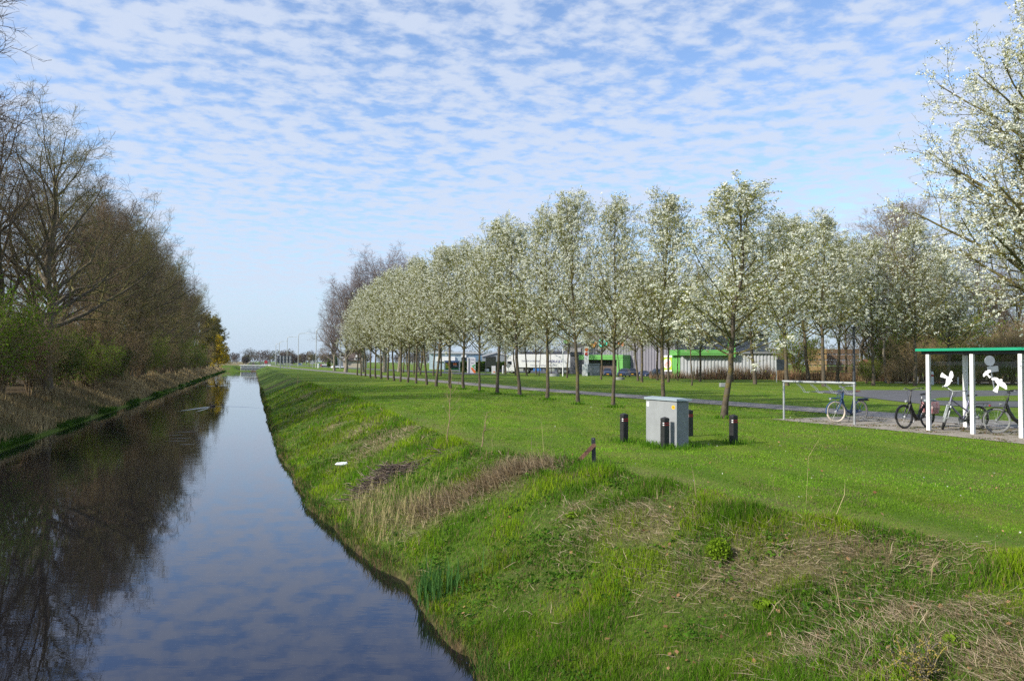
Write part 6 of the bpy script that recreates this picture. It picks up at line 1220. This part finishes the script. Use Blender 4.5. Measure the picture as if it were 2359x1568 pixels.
# --- far road signs
p = at(719.5, 847.5); k = px2m(p); o = thing('triangle_sign', p, 'triangular traffic sign seen from behind beside the far path', 'traffic sign'); MB().tube([(0, 0, 0), (0, 0, 17 * k)], .06, 8).build('pole', M_GALV, o); MB().prism([(-6.8 * k, -.1, 9.5 * k), (6.8 * k, -.1, 9.5 * k), (0, -.1, 19 * k)], (0, -.04, 0)).build('triangle', M_SIGNB, o)
p = at(712, 843.5); k = px2m(p); o = thing('give_way_sign', p, 'inverted triangle give-way sign on a pole by the far road', 'traffic sign'); MB().tube([(0, 0, 0), (0, 0, 17 * k)], .06, 8).build('pole', M_GALV, o); MB().prism([(-2.6 * k, -.1, 20 * k), (2.6 * k, -.1, 20 * k), (0, -.1, 14.5 * k)], (0, -.04, 0)).build('triangle', M_WHITE, o)
p = at(733, 847.3); k = px2m(p); o = thing('marker_post', p, 'white round-topped marker post right of a far lamp', 'post'); MB().lathe([(1.6 * k, 0), (1.6 * k, 9 * k), (1.0 * k, 10 * k)], 12).build('post', M_WHITE, o)
p = at(752, 845.5); k = px2m(p); o = thing('arrow_sign', p, 'red arrow board with white and dark band beside the far road', 'sign'); MB().box((-3 * k, 0, 4.6 * k), (18 * k, .15, 5 * k)).build('board', mat('arrow_navy', (.03, .03, .10), .5), o); MB().box((-3.5 * k, -.1, 5.6 * k), (15 * k, .08, 1.8 * k)).build('white_band', M_WHITE, o); MB().prism([(5 * k, -.1, -.2 * k), (5 * k, -.1, 10.5 * k), (11 * k, -.1, 5 * k)], (0, -.08, 0)).box((-12.6 * k, -.05, 4.6 * k), (2 * k, .1, 5 * k)).build('arrow_head', M_RED, o)
for s in (-8, 6): MB().box((s * k, .15, 1.5 * k), (.12, .1, 5 * k)).build('leg', M_GALV, o)
p = at(613 , 842); k = px2m(p); o = thing('red_tent', p, 'small red and white stand on the far side of the dam', 'stand'); MB().box((0, 0, 7.5 * k), (6.5 * k, .8, 5 * k)).prism([(-3.6 * k, -.5, 9.8 * k), (3.6 * k, -.5, 9.8 * k), (0, -.5, 12.4 * k)], (0, 1, 0)).build('canopy', M_RED, o); MB().box((-2.6 * k, 0, 2.5 * k), (1.2 * k, .5, 5.4 * k)).box((2.6 * k, 0, 2.5 * k), (1.2 * k, .5, 5.4 * k)).build('side_board', M_WHITE, o)
for i, (px, lab) in enumerate(((606, 'small pale blue car beyond the dam left of the red stand'), (620, 'small white car beyond the dam right of the red stand'))):
    p = at(px, 842.2); o = car(p, R(170), lab, mat('pale_blue_car', (.25, .50, .60), .3) if i == 0 else WHC, 1, 'small cars beyond the dam'); s = 8 * px2m(p) / 4.2; o.scale = (s, s, s)
# --- brown house with a steep roof, far side of the road
p = at(812, 848.5); k = px2m(p) * 1.15; o = thing('brown_house', farther(p, p.y * .15), 'brown house with a steep dark roof and white gable behind the far trees', 'house'); MB().box((0, 4, 9 * k), (44 * k, 8, 18 * k)).build('wall', M_HWALL, o); MB().prism([(-25 * k, -.5, 15 * k), (25 * k, -.5, 15 * k), (18 * k, 4, 43 * k), (-14 * k, 4, 43 * k)], (0, 0, .3)).prism([(-25 * k, 8.5, 15 * k), (-14 * k, 4, 43 * k), (18 * k, 4, 43 * k), (25 * k, 8.5, 15 * k)], (0, 0, .3)).build('roof', M_BTILE, o)
MB().prism([(4 * k, -.6, 18 * k), (14 * k, -.6, 18 * k), (9 * k, -.6, 32 * k)], (0, 3, 0)).build('gable', M_WHITE, o); MB().box((9 * k, -.66, 21.5 * k), (3.4 * k, .12, 4 * k)).build('window', M_WIN, o); MB().bar((-21 * k, -.8, 15 * k), (-9 * k, -.8, 29 * k), .25, .5).build('verge_board', M_LGREY, o)
p = at(790, 847); k = px2m(p) * 1.2; o = thing('slate_hall', farther(p, p.y * .2), 'dark slate-grey hall with pale roof edge left of the brown house', 'building'); MB().box((0, 6, 11 * k), (40 * k, 12, 21 * k)).build('wall', mat('slate_cladding', (.13, .15, .18), .5), o); MB().box((6 * k, 6, 21.8 * k), (29 * k, 12.4, 1.4 * k)).build('roof', M_WHITE, o)
for px, py, lab in ((691, 841.8, 'low blue information sign by the far road'), (737, 842.5, 'small blue street sign on a post')):
    p = at(px, py + 1); k = px2m(p); o = thing('blue_sign', p, lab, 'sign', 'blue far road signs'); MB().box((0, 0, 4.5 * k), (7 * k, .1, 2.6 * k)).build('plate', mat('sign_blue', (.03, .08, .25), .5), o); MB().box((-2.5 * k, .1, 2.2 * k), (.12, .1, 4.4 * k)).box((2.5 * k, .1, 2.2 * k), (.12, .1, 4.4 * k)).build('leg_pair', M_GALV, o)
# brown winter stems along the shed and the crates
def stems():
    g = NPM()
    for px0, px1, py, n, hm in ((1500, 1605, 871.5, 900, .9), (1600, 1800, 873.5, 2300, 1.5), (1780, 1860, 875, 1500, 1.4), (1850, 2100, 877.5, 5200, 1.15)):
        a = at(px0, py); b = at(px1, py); u = rng.random(n); X = a.x + (b.x - a.x) * u + rng.normal(size=n) * .2; Y = a.y + (b.y - a.y) * u + rng.normal(size=n) * .9
        pat = vnoise(X, Y, 1.5); straws(g, X, Y, hm * rng.uniform(.35, 1.2, n) * (.5 + pat), np.full(n, .045) * rng.uniform(.6, 1.2, n), tints(n, (.14, .09, .05), (.40, .30, .17), (.20, .10, .06), .3), rng.uniform(.9, 1.57, n), 0)
    return g
tag(link('winter_stems', stems().mesh('winter_stems', STRAW, color=True)), 'dry brown winter stems and reeds along the shed and crate yard', kind='stuff')

# ------------------------------------------------------------------ air
HZ = bpy.data.materials.new('pale_air'); HZ.use_nodes = True; t = HZ.node_tree; t.nodes.clear(); ho = N(t, 'ShaderNodeOutputMaterial'); pv_ = N(t, 'ShaderNodeVolumePrincipled'); pv_.inputs['Color'].default_value = (.86, .92, 1, 1); pv_.inputs['Density'].default_value = .00007; pv_.inputs['Anisotropy'].default_value = .2; t.links.new(pv_.outputs[0], ho.inputs['Volume'])
tag(MB().box((0, 2400, 13), (11000, 5200, 32)).build('haze', HZ), kind='stuff')
scene.cycles.volume_bounces = 0
